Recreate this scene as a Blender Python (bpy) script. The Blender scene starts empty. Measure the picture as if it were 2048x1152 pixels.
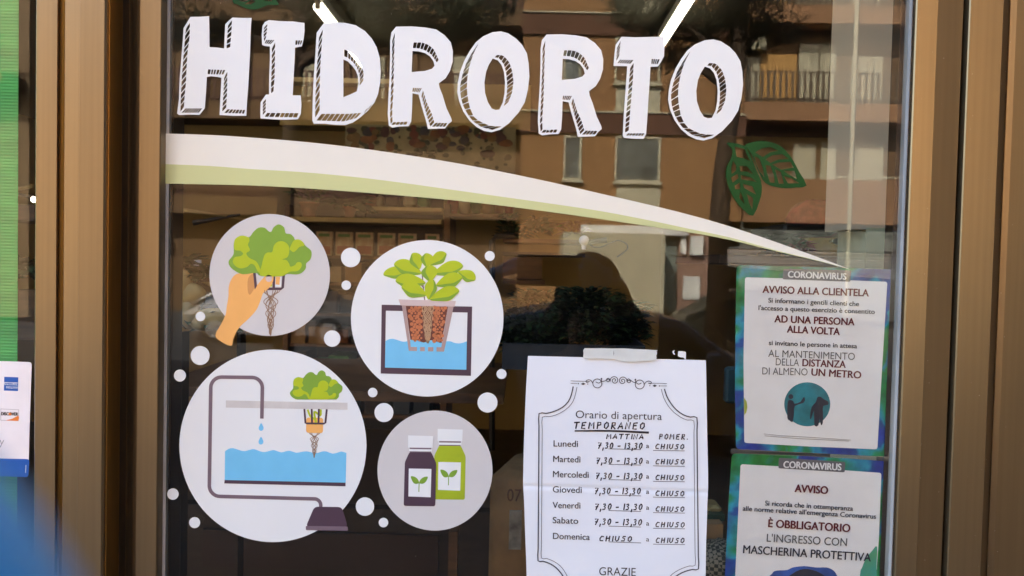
import bpy, math, random
from mathutils import Vector, Matrix, geometry
random.seed(7)
sc = bpy.context.scene
C = sc.collection
PI = math.pi

# ------------------------------------------------------------------ camera
FPX = 1605.0                       # focal length in pixels of the 2048 px wide photograph
CAM = Vector((0.0, -0.95, 1.60))
ROLL = math.radians(1.3)
_y = Vector((20 / FPX, 49 / FPX, 1.0)).normalized()          # world +Y seen in camera axes (right, up, forward)
_z = Vector((math.sin(ROLL), math.cos(ROLL), 0.0))
_z.z = -(_z.x * _y.x + _z.y * _y.y) / _y.z
_z.normalize()
_x = Vector((_y.y * _z.z - _y.z * _z.y, _y.z * _z.x - _y.x * _z.z, _y.x * _z.y - _y.y * _z.x))
if _x.x < 0: _x = -_x
CR = Vector((_x.x, _y.x, _z.x)); CU = Vector((_x.y, _y.y, _z.y)); CF = Vector((_x.z, _y.z, _z.z))
cam_d = bpy.data.cameras.new('camera'); cam = bpy.data.objects.new('camera', cam_d); C.objects.link(cam)
cam.matrix_world = Matrix(((CR.x, CU.x, -CF.x, CAM.x), (CR.y, CU.y, -CF.y, CAM.y), (CR.z, CU.z, -CF.z, CAM.z), (0, 0, 0, 1)))
cam_d.lens = FPX / 2048 * 36; cam_d.sensor_width = 36
cam_d.clip_start = 0.004; cam_d.clip_end = 600
cam_d.dof.use_dof = True; cam_d.dof.focus_distance = 0.95; cam_d.dof.aperture_fstop = 13
sc.camera = cam

# ------------------------------------------------------------------ sky, sun, exposure
SUN_EL = math.radians(38); SUN_ROT = math.radians(-25)
w = bpy.data.worlds.new('World'); sc.world = w; w.use_nodes = True
nt = w.node_tree; nt.nodes.clear()
sky = nt.nodes.new('ShaderNodeTexSky'); sky.sky_type = 'NISHITA'; sky.sun_disc = False
sky.sun_elevation = SUN_EL; sky.sun_rotation = SUN_ROT; sky.dust_density = 4.0; sky.ozone_density = 0.8; sky.air_density = 1.0
bg = nt.nodes.new('ShaderNodeBackground'); bg.inputs[1].default_value = 0.15
wo = nt.nodes.new('ShaderNodeOutputWorld')
nt.links.new(sky.outputs[0], bg.inputs[0]); nt.links.new(bg.outputs[0], wo.inputs[0])
sun_dir = Vector((math.sin(SUN_ROT) * math.cos(SUN_EL), math.cos(SUN_ROT) * math.cos(SUN_EL), math.sin(SUN_EL)))
sd = bpy.data.lights.new('sun', 'SUN'); sd.energy = 3.6; sd.angle = math.radians(0.5); sd.color = (1.0, 0.95, 0.86)
so = bpy.data.objects.new('sun', sd); C.objects.link(so); so.location = (0, 5, 30)
so.rotation_euler = sun_dir.to_track_quat('Z', 'Y').to_euler()
sc.view_settings.view_transform = 'Standard'; sc.view_settings.look = 'None'
sc.view_settings.gamma = 1; sc.view_settings.use_curve_mapping = False
sc.view_settings.exposure = 3.48
sc.render.engine = 'CYCLES'
sc.cycles.use_denoising = True
sc.cycles.max_bounces = 12; sc.cycles.transparent_max_bounces = 24; sc.cycles.glossy_bounces = 4
sc.cycles.caustics_reflective = False; sc.cycles.caustics_refractive = False
sc.cycles.sample_clamp_indirect = 4

# ------------------------------------------------------------------ geometry of the picture
def ray(px, py):
    return CF + CR * ((px - 1024) / FPX) - CU * ((py - 576) / FPX)
def P(px, py, Y=0.0):              # world point seen at a pixel on the vertical plane y = Y
    d = ray(px, py); return CAM + d * ((Y - CAM.y) / d.y)
def RF(px, py, D):                 # world point (street side) whose mirror image in the glass is seen at a pixel
    p = P(px, py, D); return Vector((p.x, -p.y, p.z))
def sRGB(r, g, b):
    f = lambda c: (c / 255 / 12.92) if c <= 10 else ((c / 255 + 0.055) / 1.055) ** 2.4
    return (f(r), f(g), f(b))

# ------------------------------------------------------------------ materials
MATS = {}
def mat(name, col, rough=0.5, metal=0.0, var=0.06, scale=40.0, bump=0.0, stretch=(1, 1, 1), spec=0.5, col2=None, fac=None, emit=None):
    if name in MATS: return MATS[name]
    m = bpy.data.materials.new(name); m.use_nodes = True; n = m.node_tree.nodes; L = m.node_tree.links
    b = n['Principled BSDF']; b.inputs['Roughness'].default_value = rough; b.inputs['Metallic'].default_value = metal
    b.inputs['Specular IOR Level'].default_value = spec
    tc = n.new('ShaderNodeTexCoord'); mp = n.new('ShaderNodeMapping'); mp.inputs['Scale'].default_value = stretch
    L.new(tc.outputs['Object'], mp.inputs[0])
    nz = n.new('ShaderNodeTexNoise'); nz.inputs['Scale'].default_value = scale; nz.inputs['Detail'].default_value = 5
    L.new(mp.outputs[0], nz.inputs['Vector'])
    rp = n.new('ShaderNodeValToRGB')
    c2 = col2 if col2 else tuple(c * (1 - var * 2) for c in col)
    c1 = col if col2 else tuple(min(1, c * (1 + var)) for c in col)
    rp.color_ramp.elements[0].color = (*c2, 1); rp.color_ramp.elements[1].color = (*c1, 1)
    lo, hi = fac if fac else (0.3, 0.7)
    rp.color_ramp.elements[0].position = lo; rp.color_ramp.elements[1].position = hi
    L.new(nz.outputs['Fac'], rp.inputs[0]); L.new(rp.outputs[0], b.inputs['Base Color'])
    if bump:
        bp = n.new('ShaderNodeBump'); bp.inputs['Strength'].default_value = bump; bp.inputs['Distance'].default_value = 0.002
        L.new(nz.outputs['Fac'], bp.inputs['Height']); L.new(bp.outputs[0], b.inputs['Normal'])
    if emit:
        b.inputs['Emission Color'].default_value = (*emit[:3], 1); b.inputs['Emission Strength'].default_value = emit[3]
    MATS[name] = m
    return m

def glass_mat(name, tint=(0.95, 0.945, 0.915), f0=0.023):
    m = bpy.data.materials.new(name); m.use_nodes = True; n = m.node_tree.nodes; L = m.node_tree.links; n.clear()
    out = n.new('ShaderNodeOutputMaterial'); mix = n.new('ShaderNodeMixShader')
    tr = n.new('ShaderNodeBsdfTransparent'); tr.inputs[0].default_value = (*tint, 1)
    gl = n.new('ShaderNodeBsdfGlossy'); gl.inputs['Roughness'].default_value = 0.006
    lw = n.new('ShaderNodeLayerWeight'); pw = n.new('ShaderNodeMath'); pw.operation = 'POWER'; pw.inputs[1].default_value = 5
    lw.inputs[0].default_value = 0.5
    ma = n.new('ShaderNodeMath'); ma.operation = 'MULTIPLY_ADD'; ma.inputs[1].default_value = 0.9; ma.inputs[2].default_value = f0
    L.new(lw.outputs['Facing'], pw.inputs[0]); L.new(pw.outputs[0], ma.inputs[0]); L.new(ma.outputs[0], mix.inputs[0])
    L.new(tr.outputs[0], mix.inputs[1]); L.new(gl.outputs[0], mix.inputs[2])
    # fine wipe marks: a whisper of dust on the pane
    df = n.new('ShaderNodeBsdfDiffuse'); df.inputs[0].default_value = (0.5, 0.48, 0.42, 1)
    mx2 = n.new('ShaderNodeMixShader'); tc = n.new('ShaderNodeTexCoord'); nz = n.new('ShaderNodeTexNoise'); nz.inputs['Scale'].default_value = 9
    nz.inputs['Detail'].default_value = 8; rp = n.new('ShaderNodeMapRange'); rp.inputs[1].default_value = 0.45; rp.inputs[2].default_value = 0.8
    rp.inputs[3].default_value = 0.0; rp.inputs[4].default_value = 0.005
    L.new(tc.outputs['Object'], nz.inputs['Vector']); L.new(nz.outputs['Fac'], rp.inputs[0]); L.new(rp.outputs[0], mx2.inputs[0])
    L.new(mix.outputs[0], mx2.inputs[1]); L.new(df.outputs[0], mx2.inputs[2]); L.new(mx2.outputs[0], out.inputs[0])
    return m

def film_mat(name, col, alpha, streak=0.0, rough=0.25, gloss=0.06, scale=20, stretch=(1, 1, 1)):
    m = bpy.data.materials.new(name); m.use_nodes = True; n = m.node_tree.nodes; L = m.node_tree.links; n.clear()
    out = n.new('ShaderNodeOutputMaterial'); tr = n.new('ShaderNodeBsdfTransparent'); df = n.new('ShaderNodeBsdfDiffuse')
    df.inputs[0].default_value = (*col, 1); gl = n.new('ShaderNodeBsdfGlossy'); gl.inputs['Roughness'].default_value = rough
    m1 = n.new('ShaderNodeMixShader'); m2 = n.new('ShaderNodeMixShader'); m2.inputs[0].default_value = gloss
    tc = n.new('ShaderNodeTexCoord'); mp = n.new('ShaderNodeMapping'); mp.inputs['Scale'].default_value = stretch
    nz = n.new('ShaderNodeTexNoise'); nz.inputs['Scale'].default_value = scale; nz.inputs['Detail'].default_value = 6
    rp = n.new('ShaderNodeMapRange'); rp.inputs[1].default_value = 0.35; rp.inputs[2].default_value = 0.7
    rp.inputs[3].default_value = max(0, alpha - streak); rp.inputs[4].default_value = min(1, alpha + streak)
    L.new(tc.outputs['Object'], mp.inputs[0]); L.new(mp.outputs[0], nz.inputs['Vector']); L.new(nz.outputs['Fac'], rp.inputs[0])
    L.new(rp.outputs[0], m1.inputs[0]); L.new(tr.outputs[0], m1.inputs[1]); L.new(df.outputs[0], m1.inputs[2])
    L.new(m1.outputs[0], m2.inputs[1]); L.new(gl.outputs[0], m2.inputs[2]); L.new(m2.outputs[0], out.inputs[0])
    return m

def watercolour(name):
    m = bpy.data.materials.new(name); m.use_nodes = True; n = m.node_tree.nodes; L = m.node_tree.links
    b = n['Principled BSDF']; b.inputs['Roughness'].default_value = 0.5
    tc = n.new('ShaderNodeTexCoord'); nz = n.new('ShaderNodeTexNoise'); nz.inputs['Scale'].default_value = 17
    nz.inputs['Detail'].default_value = 3; nz.inputs['Distortion'].default_value = 0.4; L.new(tc.outputs['Object'], nz.inputs['Vector'])
    rp = n.new('ShaderNodeValToRGB'); cr = rp.color_ramp
    cols = [(0.36, (0.02, 0.07, 0.60)), (0.43, (0.02, 0.14, 0.55)), (0.47, (0.03, 0.50, 0.85)), (0.53, (0.02, 0.42, 0.22)), (0.62, (0.01, 0.34, 0.05)), (0.68, (0.02, 0.30, 0.75))]
    cr.elements[0].position, cr.elements[0].color = cols[0][0], (*cols[0][1], 1)
    cr.elements[1].position, cr.elements[1].color = cols[-1][0], (*cols[-1][1], 1)
    for p, c in cols[1:-1]:
        e = cr.elements.new(p); e.color = (*c, 1)
    L.new(nz.outputs['Fac'], rp.inputs[0])
    n2 = n.new('ShaderNodeTexNoise'); n2.inputs['Scale'].default_value = 60; n2.inputs['Detail'].default_value = 6; L.new(tc.outputs['Object'], n2.inputs['Vector'])
    mx = n.new('ShaderNodeMix'); mx.data_type = 'RGBA'; mx.blend_type = 'MULTIPLY'; mx.inputs[0].default_value = 0.95
    L.new(rp.outputs[0], mx.inputs[6]); L.new(n2.outputs['Fac'], mx.inputs[7]); 
    br = n.new('ShaderNodeBrightContrast'); br.inputs[1].default_value = 0.0; L.new(mx.outputs[2], br.inputs[0]); L.new(br.outputs[0], b.inputs['Base Color'])
    return m

# ------------------------------------------------------------------ objects
def tag(o, label=None, cat=None, group=None, kind=None):
    if label: o['label'] = label
    if cat: o['category'] = cat
    if group: o['group'] = group
    if kind: o['kind'] = kind
    return o
def wloc(o):
    v = Vector(o.location)
    while o.parent: o = o.parent; v += Vector(o.location)
    return v
def link(name, me, m, parent=None, origin=None, smooth=False):
    """me holds WORLD coordinates; it is moved to the parent's (or its own) origin."""
    if parent is not None: off = wloc(parent)
    elif origin is not None: off = Vector(origin)
    else:
        off = Vector((0, 0, 0))
        if len(me.vertices):
            lo = [min(v.co[i] for v in me.vertices) for i in range(3)]; hi = [max(v.co[i] for v in me.vertices) for i in range(3)]
            off = Vector(((lo[0] + hi[0]) / 2, (lo[1] + hi[1]) / 2, lo[2]))
    me.transform(Matrix.Translation(-off)); me.name = name
    if m:
        for mm in (m if isinstance(m, list) else [m]): me.materials.append(mm)
    if smooth:
        for p in me.polygons: p.use_smooth = True
    o = bpy.data.objects.new(name, me); C.objects.link(o)
    if parent is not None: o.parent = parent; o.location = (0, 0, 0)
    else: o.location = off
    return o
def empty(name, loc, label=None, cat=None, group=None, kind=None):
    o = bpy.data.objects.new(name, None); C.objects.link(o); o.location = loc; o.empty_display_size = 0.05
    return tag(o, label, cat, group, kind)
class MB:
    def __init__(s): s.v = []; s.f = []; s.mi = []
    def add(s, vs, fs, mi=0):
        k = len(s.v); s.v += [tuple(v) for v in vs]; s.f += [tuple(i + k for i in f) for f in fs]; s.mi += [mi] * len(fs); return s
    def box(s, lo, hi, mi=0, rz=0, rx=0, bev=0.0):
        x0, y0, z0 = lo; x1, y1, z1 = hi
        c = Vector(((x0 + x1) / 2, (y0 + y1) / 2, (z0 + z1) / 2))
        if bev:
            b = bev
            vs = []; 
            for z, q in ((z0, b), (z0 + b, 0), (z1 - b, 0), (z1, b)):
                vs += [(x0 + q + b, y0 + q, z), (x1 - q - b, y0 + q, z), (x1 - q, y0 + q + b, z), (x1 - q, y1 - q - b, z), (x1 - q - b, y1 - q, z), (x0 + q + b, y1 - q, z), (x0 + q, y1 - q - b, z), (x0 + q, y0 + q + b, z)]
            fs = [tuple(range(7, -1, -1)), tuple(range(24, 32))]
            for r in range(3):
                for i in range(8): fs.append((r * 8 + i, r * 8 + (i + 1) % 8, r * 8 + 8 + (i + 1) % 8, r * 8 + 8 + i))
        else:
            vs = [(x0, y0, z0), (x1, y0, z0), (x1, y1, z0), (x0, y1, z0), (x0, y0, z1), (x1, y0, z1), (x1, y1, z1), (x0, y1, z1)]
            fs = [(3, 2, 1, 0), (4, 5, 6, 7), (0, 1, 5, 4), (1, 2, 6, 5), (2, 3, 7, 6), (3, 0, 4, 7)]
        if rz or rx:
            M = Matrix.Translation(c) @ Matrix.Rotation(rz, 4, 'Z') @ Matrix.Rotation(rx, 4, 'X') @ Matrix.Translation(-c)
            vs = [M @ Vector(v) for v in vs]
        return s.add(vs, fs, mi)
    def tube(s, pts, r, n=8, mi=0, cap=True):
        pts = [Vector(p) for p in pts]; rs = r if isinstance(r, (list, tuple)) else [r] * len(pts)
        vs = []; up = Vector((0, 0, 1))
        for i, p in enumerate(pts):
            t = (pts[min(i + 1, len(pts) - 1)] - pts[max(i - 1, 0)]).normalized()
            a = t.cross(up) if abs(t.z) < 0.95 else t.cross(Vector((0, 1, 0)))
            a.normalize(); b = t.cross(a)
            vs += [p + (a * math.cos(2 * PI * k / n) + b * math.sin(2 * PI * k / n)) * rs[i] for k in range(n)]
        fs = [(i * n + k, i * n + (k + 1) % n, (i + 1) * n + (k + 1) % n, (i + 1) * n + k) for i in range(len(pts) - 1) for k in range(n)]
        if cap: fs += [tuple(range(n)), tuple((len(pts) - 1) * n + k for k in range(n - 1, -1, -1))]
        return s.add(vs, fs, mi)
    def lathe(s, c, prof, n=16, mi=0):
        c = Vector(c); vs = [c + Vector((r * math.cos(2 * PI * k / n), r * math.sin(2 * PI * k / n), z)) for r, z in prof for k in range(n)]
        fs = [(i * n + k, i * n + (k + 1) % n, (i + 1) * n + (k + 1) % n, (i + 1) * n + k) for i in range(len(prof) - 1) for k in range(n)]
        fs += [tuple(range(n - 1, -1, -1)), tuple((len(prof) - 1) * n + k for k in range(n))]
        return s.add(vs, fs, mi)
    def ball(s, c, r, sx=1, sy=1, sz=1, n=12, mi=0, lump=0.0):
        c = Vector(c); vs = [c + Vector((0, 0, -r * sz))]; m = n // 2
        for i in range(1, m):
            ph = -PI / 2 + PI * i / m
            for k in range(n):
                q = r * (1 + random.uniform(-lump, lump)); th = 2 * PI * k / n
                vs.append(c + Vector((q * sx * math.cos(ph) * math.cos(th), q * sy * math.cos(ph) * math.sin(th), q * sz * math.sin(ph))))
        vs.append(c + Vector((0, 0, r * sz))); fs = [(0, 1 + (k + 1) % n, 1 + k) for k in range(n)]
        for i in range(m - 2):
            for k in range(n):
                a = 1 + i * n; fs.append((a + k, a + (k + 1) % n, a + n + (k + 1) % n, a + n + k))
        a = 1 + (m - 2) * n; fs += [(a + k, a + (k + 1) % n, len(vs) - 1) for k in range(n)]
        return s.add(vs, fs, mi)
    def leaf(s, p, d, L, W, mi=0, bend=0.3):
        p = Vector(p); d = Vector(d).normalized(); sd_ = d.cross(Vector((random.uniform(-.4, .4), random.uniform(-.4, .4), 1))).normalized(); nn = sd_.cross(d)
        q = [p, p + d * L * .3 + sd_ * W * .5 + nn * L * .05, p + d * L * .7 + sd_ * W * .42 - nn * L * bend * .3, p + d * L - nn * L * bend,
             p + d * L * .7 - sd_ * W * .42 - nn * L * bend * .3, p + d * L * .3 - sd_ * W * .5 + nn * L * .05, p + d * L * .35, p + d * L * .7 - nn * L * bend * .45]
        return s.add(q, [(0, 1, 6), (1, 2, 7, 6), (2, 3, 7), (0, 6, 5), (6, 7, 4, 5), (7, 3, 4)], mi)
    def mesh(s, name='m'):
        me = bpy.data.meshes.new(name); me.from_pydata(s.v, [], s.f)
        for p, k in zip(me.polygons, s.mi): p.material_index = k
        me.update(); return me
    def build(s, name, m, parent=None, smooth=False, origin=None):
        return link(name, s.mesh(name), m, parent, origin, smooth)

# flat vinyl, paper and print: closed outlines in picture pixels, laid on the plane of the glass with a real thickness
def smooth(pts, n=5, closed=True):
    out = []; N = len(pts)
    rng = range(N) if closed else range(N - 1)
    for i in rng:
        if closed: p0, p1, p2, p3 = pts[i - 1], pts[i], pts[(i + 1) % N], pts[(i + 2) % N]
        else: p0, p1, p2, p3 = pts[max(i - 1, 0)], pts[i], pts[i + 1], pts[min(i + 2, N - 1)]
        for k in range(n):
            t = k / n
            out.append(tuple(0.5 * (2 * p1[j] + (p2[j] - p0[j]) * t + (2 * p0[j] - 5 * p1[j] + 4 * p2[j] - p3[j]) * t * t + (3 * p1[j] - p0[j] - 3 * p2[j] + p3[j]) * t ** 3) for j in (0, 1)))
    if not closed: out.append(pts[-1])
    return out
def ell(cx, cy, rx, ry=None, n=40):
    ry = ry or rx; return [(cx + rx * math.cos(2 * PI * k / n), cy + ry * math.sin(2 * PI * k / n)) for k in range(n)]
def rrect(x0, y0, x1, y1, r, n=5, sk=0.0235):
    pts = []
    for cx, cy, a in ((x1 - r, y0 + r, -90), (x1 - r, y1 - r, 0), (x0 + r, y1 - r, 90), (x0 + r, y0 + r, 180)):
        for k in range(n + 1):
            t = math.radians(a + 90 * k / n); pts.append((cx + r * math.cos(t), cy + r * math.sin(t)))
    mx, my = (x0 + x1) / 2, (y0 + y1) / 2
    return [(x - (y - my) * sk, y + (x - mx) * sk) for x, y in pts]
def roundpoly(pts, r=4.0, n=4):
    out = []; N = len(pts)
    for i in range(N):
        a, b, c = Vector(pts[i - 1]), Vector(pts[i]), Vector(pts[(i + 1) % N])
        u = (a - b); v = (c - b); q = min(r, u.length * .45, v.length * .45); u.normalize(); v.normalize()
        p, e = b + u * q, b + v * q
        for k in range(n + 1):
            t = k / n; s = p * (1 - t) ** 2 + b * 2 * t * (1 - t) + e * t * t; out.append((s.x, s.y))
    return out
PLANE = 0.0
def sheet_mesh(groups, y, thick=0.0002, plane=None):
    """groups: list of [outer, hole, hole ...] outlines in pixels."""
    mb = MB()
    for loops in groups:
        W = []
        for lp in loops:
            W.append([P(px, py, PLANE if plane is None else plane) for px, py in lp])
        flat = [v for l in W for v in l]
        tris = geometry.tessellate_polygon([[Vector((v.x, v.z, 0)) for v in l] for l in W])
        vs = [(v.x, y, v.z) for v in flat]; fs = []
        for t in tris:
            a, b, c = (flat[i] for i in t)
            cr = (b.x - a.x) * (c.z - a.z) - (b.z - a.z) * (c.x - a.x)
            fs.append(tuple(t) if cr > 0 else (t[0], t[2], t[1]))
        mb.add(vs, fs)
        if thick:
            k = 0
            for l in W:
                m = len(l); vs = [(v.x, y, v.z) for v in l] + [(v.x, y + thick, v.z) for v in l]
                mb.add(vs, [(i, (i + 1) % m, m + (i + 1) % m, m + i) for i in range(m)])
    return mb.mesh()
def sheet(name, loops, m, y, parent=None, thick=0.0002, multi=False):
    return link(name, sheet_mesh(loops if multi else [loops], y, thick), m, parent)
def ribbon(mb, pts, w0, y, w1=None):
    """a stroke of given pixel width along pixel points"""
    pts = [Vector(p) for p in pts]; n = len(pts); L = []; R = []
    if n < 2: return
    for i, p in enumerate(pts):
        t = (pts[min(i + 1, n - 1)] - pts[max(i - 1, 0)])
        if t.length < 1e-6: t = Vector((1, 0))
        t.normalize(); nn = Vector((-t.y, t.x)); ww = w0 if w1 is None else w0 + (w1 - w0) * i / (n - 1)
        q = p.copy()
        if i == 0: q -= t * ww * .3
        if i == n - 1: q += t * ww * .3
        L.append(q + nn * ww / 2); R.append(q - nn * ww / 2)
    A = [P(v.x, v.y, PLANE) for v in L]; B = [P(v.x, v.y, PLANE) for v in R]
    vs = [(v.x, y, v.z) for v in A + B]
    mb.add(vs, [(i, i + 1, n + i + 1, n + i) for i in range(n - 1)])
def strokes(name, lines, w0, m, y, parent, sm=0, w1=None):
    mb = MB()
    for k, l in enumerate(lines):
        ribbon(mb, smooth(l, sm, False) if sm else l, w0, y - 0.000004 * (k % 7), w1)
    return mb.build(name, m, parent)
_FH = {}
def text_pts(body, offset=0.0):
    cu = bpy.data.curves.new('t', 'FONT'); cu.body = body; cu.size = 1; cu.offset = offset; cu.resolution_u = 4
    o = bpy.data.objects.new('t', cu); C.objects.link(o); dg = bpy.context.evaluated_depsgraph_get(); dg.update()
    me = bpy.data.meshes.new_from_object(o.evaluated_get(dg)); bpy.data.objects.remove(o); bpy.data.curves.remove(cu)
    return me
def text(name, body, a, b, cap, m, y, parent, offset=0.0, italic=0.0):
    """lettering whose baseline runs from pixel a to pixel b, capitals cap pixels tall"""
    if 'H' not in _FH:
        h = text_pts('H'); _FH['H'] = max(v.co.y for v in h.vertices); bpy.data.meshes.remove(h)
    me = text_pts(body, min(offset, 0.0)); xs = [v.co.x for v in me.vertices]; x0, x1 = min(xs), max(xs)
    a = Vector(a); b = Vector(b); d = (b - a); L = d.length; d.normalize(); up = Vector((d.y, -d.x))
    for v in me.vertices:
        q = a + d * ((v.co.x - x0) / (x1 - x0) * L + italic * v.co.y * cap) + up * (v.co.y / _FH['H'] * cap)
        p = P(q.x, q.y, PLANE); v.co = (p.x, y, p.z)
    if offset > 0:                 # heavier print: the same glyphs laid again a hair to the side
        vs = [v.co.copy() for v in me.vertices]; fs = [tuple(p.vertices) for p in me.polygons]; mb = MB(); mb.add(vs, fs)
        dx = (P(1001, 500, PLANE).x - P(1000, 500, PLANE).x) * offset * cap * 5
        for k, (ux, uz) in enumerate(((dx, 0), (dx * .5, dx * .5))): mb.add([(v.x + ux, v.y - .000006 * (k + 1), v.z + uz) for v in vs], fs)
        me = mb.mesh()
    return link(name, me, m, parent)

# ------------------------------------------------------------------ base palette
white_v = mat('white_vinyl', (0.73, 0.805, 0.81), 0.42, var=0.02, scale=6)
grey_v = mat('pale_grey_vinyl', (0.58, 0.605, 0.60), 0.42, var=0.03, scale=5)
cream_v = mat('cream_vinyl', (0.74, 0.775, 0.69), 0.42, var=0.03, scale=5)
sage_v = mat('sage_green_vinyl', (0.53, 0.60, 0.29), 0.42, var=0.03, scale=5)
dgreen_v = mat('leaf_green_print', (0.18, 0.36, 0.035), 0.42, var=0.02)
lgreen_v = mat('lime_green_print', (0.40, 0.53, 0.012), 0.42, var=0.02)
plum_v = mat('dark_plum_print', (0.060, 0.035, 0.060), 0.4, var=0.03)
mauve_v = mat('grey_mauve_print', (0.16, 0.12, 0.15), 0.4, var=0.03)
taupe_v = mat('taupe_print', (0.38, 0.29, 0.27), 0.42, var=0.03)
ltaupe_v = mat('light_taupe_print', (0.58, 0.50, 0.48), 0.42, var=0.03)
water_v = mat('water_blue_print', (0.16, 0.54, 0.82), 0.42, var=0.02)
skin_v = mat('peach_print', (0.80, 0.44, 0.13), 0.42, var=0.02)
skind_v = mat('dark_peach_print', (0.58, 0.29, 0.09), 0.42, var=0.02)
root_v = mat('root_brown_print', (0.26, 0.17, 0.11), 0.45, var=0.05)
clay_v = mat('clay_orange_print', (0.50, 0.17, 0.07), 0.45, var=0.05)
clayd_v = mat('dark_clay_print', (0.13, 0.035, 0.025), 0.45, var=0.05)  # dark red brown print behind the clay balls
green_tr = mat('green_leaf_vinyl', (0.004, 0.062, 0.010), 0.5, var=0.15, scale=30, spec=.2)
bronze = mat('bronze_anodised_aluminium', (0.225, 0.170, 0.096), 0.33, 0.85, var=0.035, scale=10, stretch=(22, 22, 0.3), bump=0.02)
gold = mat('gold_groove_aluminium', (0.36, 0.20, 0.05), 0.30, 0.85, var=0.06, scale=14, stretch=(30, 30, 0.6))
bronze_dk = mat('shade_dark_bronze', (0.055, 0.032, 0.015), 0.45, 0.3, var=0.1, scale=14, stretch=(30, 30, 0.6))  # darkened copy of the bronze, recess shade put into the colour
rubber = mat('grey_rubber_gasket', (0.36, 0.37, 0.36), 0.6, var=0.15, scale=12, stretch=(8, 8, 1), spec=.15)
dark_in = mat('dark_brown_inner_frame', (0.03, 0.02, 0.015), 0.5, var=0.2, scale=10)

# ================================================================== SETTING
asphalt = mat('asphalt', (0.05, 0.05, 0.052), 0.9, var=0.2, scale=3, bump=0.2)
paving = mat('grey_paving', (0.08, 0.077, 0.072), 0.85, var=0.15, scale=5, bump=0.2)
mb = MB(); mb.box((-120, -160, -0.5), (120, 60, -0.32)); o = mb.build('ground', asphalt); tag(o, kind='structure')
mb = MB(); mb.box((-14, -5.6, -0.32), (14, 0.3, -0.17)); o = mb.build('pavement', paving); tag(o, kind='structure')
mb = MB(); mb.box((-40, -26, -0.32), (40, -21.5, -0.18)); o = mb.build('far_pavement', paving); tag(o, kind='structure')

# the block the shop is in: walls round the shop front, its upper storeys, the shop's inner floor, ceiling and walls
plaster = mat('cream_plaster', (0.50, 0.45, 0.36), 0.9, var=0.08, scale=3, bump=0.1)
oliwall = mat('olive_cream_inner_wall', (0.42, 0.34, 0.15), 0.85, var=0.06, scale=2)
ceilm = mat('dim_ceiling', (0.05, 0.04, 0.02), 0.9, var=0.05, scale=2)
floor_m = mat('dark_tile_floor', (0.10, 0.08, 0.06), 0.4, var=0.2, scale=3)
bld = empty('shop_building', (0, 0.2, -0.17), 'cream plastered building that the shop window is set into', 'building')
mb = MB(); mb.box((-14, 0.02, 2.95), (14, 9.4, 11.5)); mb.build('upper_storeys', plaster, bld)  # unseen; built high to keep the sun off the shop front
mb = MB(); mb.box((-14, 0.02, -0.17), (-5.0, 9.4, 2.948)); mb.build('wall', plaster, bld)
mb = MB(); mb.box((0.86, 0.02, -0.17), (14, 0.3, 2.948)); mb.build('wall', plaster, bld)
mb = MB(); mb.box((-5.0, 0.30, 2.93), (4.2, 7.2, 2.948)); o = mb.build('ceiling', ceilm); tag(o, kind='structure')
mb = MB(); mb.box((-5.0, 0.30, -0.17), (4.2, 7.2, -0.10)); o = mb.build('floor', floor_m); tag(o, kind='structure')
mb = MB(); mb.box((-5.0, 7.2, -0.17), (4.2, 7.3, 2.948)); o = mb.build('back_wall', oliwall); tag(o, kind='structure')
mb = MB(); mb.box((-4.998, 0.30, -0.10), (-4.90, 7.2, 2.93)); o = mb.build('left_wall', oliwall); tag(o, kind='structure')
mb = MB(); mb.box((4.1, 0.30, -0.10), (4.2, 7.2, 2.93)); o = mb.build('right_wall', oliwall); tag(o, kind='structure')

# ------------------------------------------------------------------ shop front frame (extruded aluminium sections)
def X(px, Y): return P(px, 527, Y).x
ZB, ZT = 0.35, 2.93
def extr(name, prof, m, parent, z0=ZB, z1=ZT):
    """vertical member extruded from an open or closed plan outline [(x, y) ...]"""
    mb = MB(); n = len(prof)
    mb.add([(x, y, z0) for x, y in prof] + [(x, y, z1) for x, y in prof], [(i, (i + 1) % n, n + (i + 1) % n, n + i) for i in range(n)] + [tuple(range(n))[::-1], tuple(range(n, 2 * n))])
    return mb.build(name, m, parent)
win = empty('shop_window', (0.02, 0.0, ZB), 'glazed shop window in a bronze aluminium frame with white lettering on it', 'window')
FA = -0.045
x0, x1, x2, x3 = X(68, FA), X(112, FA), X(126, FA), X(210, FA)
pil = empty('window_post', ((x0 + x3) / 2, 0, ZB), 'broad bronze aluminium post with a gold groove between the two panes', 'post')
extr('outer_face', [(x0, -0.005), (x0, FA + .002), (x0 + .002, FA), (x1, FA), (x1 + 0.0005, -0.005)], bronze, pil)
gx = (x1 + x2) / 2
extr('groove', [(x1 + .0006, -0.006), (x1 + .0006, FA + .004), (gx, FA + 0.002), (x2 - .0006, FA + .0055), (x2 - .0006, -0.006)], gold, pil)
extr('inner_face', [(x2, -0.005), (x2, FA + .001), (x2 + .001, FA), (x3 - .03, FA - .0005), (x3 - .0295, FA - .0012), (x3 - .002, FA - .0012), (x3, FA + .001), (x3, -0.005)], bronze, pil)
extr('edge_strip', [(x3 + .0002, .0), (x3 + .0002, FA + .004), (x3 + .0016, FA + .004), (x3 + .0016, .0)], gold, pil)
extr('gap_strip', [(x3 + .0018, 0.012), (x3 + .0018, -0.012), (X(219, -0.012), -0.012), (X(219, -0.012), 0.012)], bronze_dk, pil)  # dark strip standing in for the black gap beside the post
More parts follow.
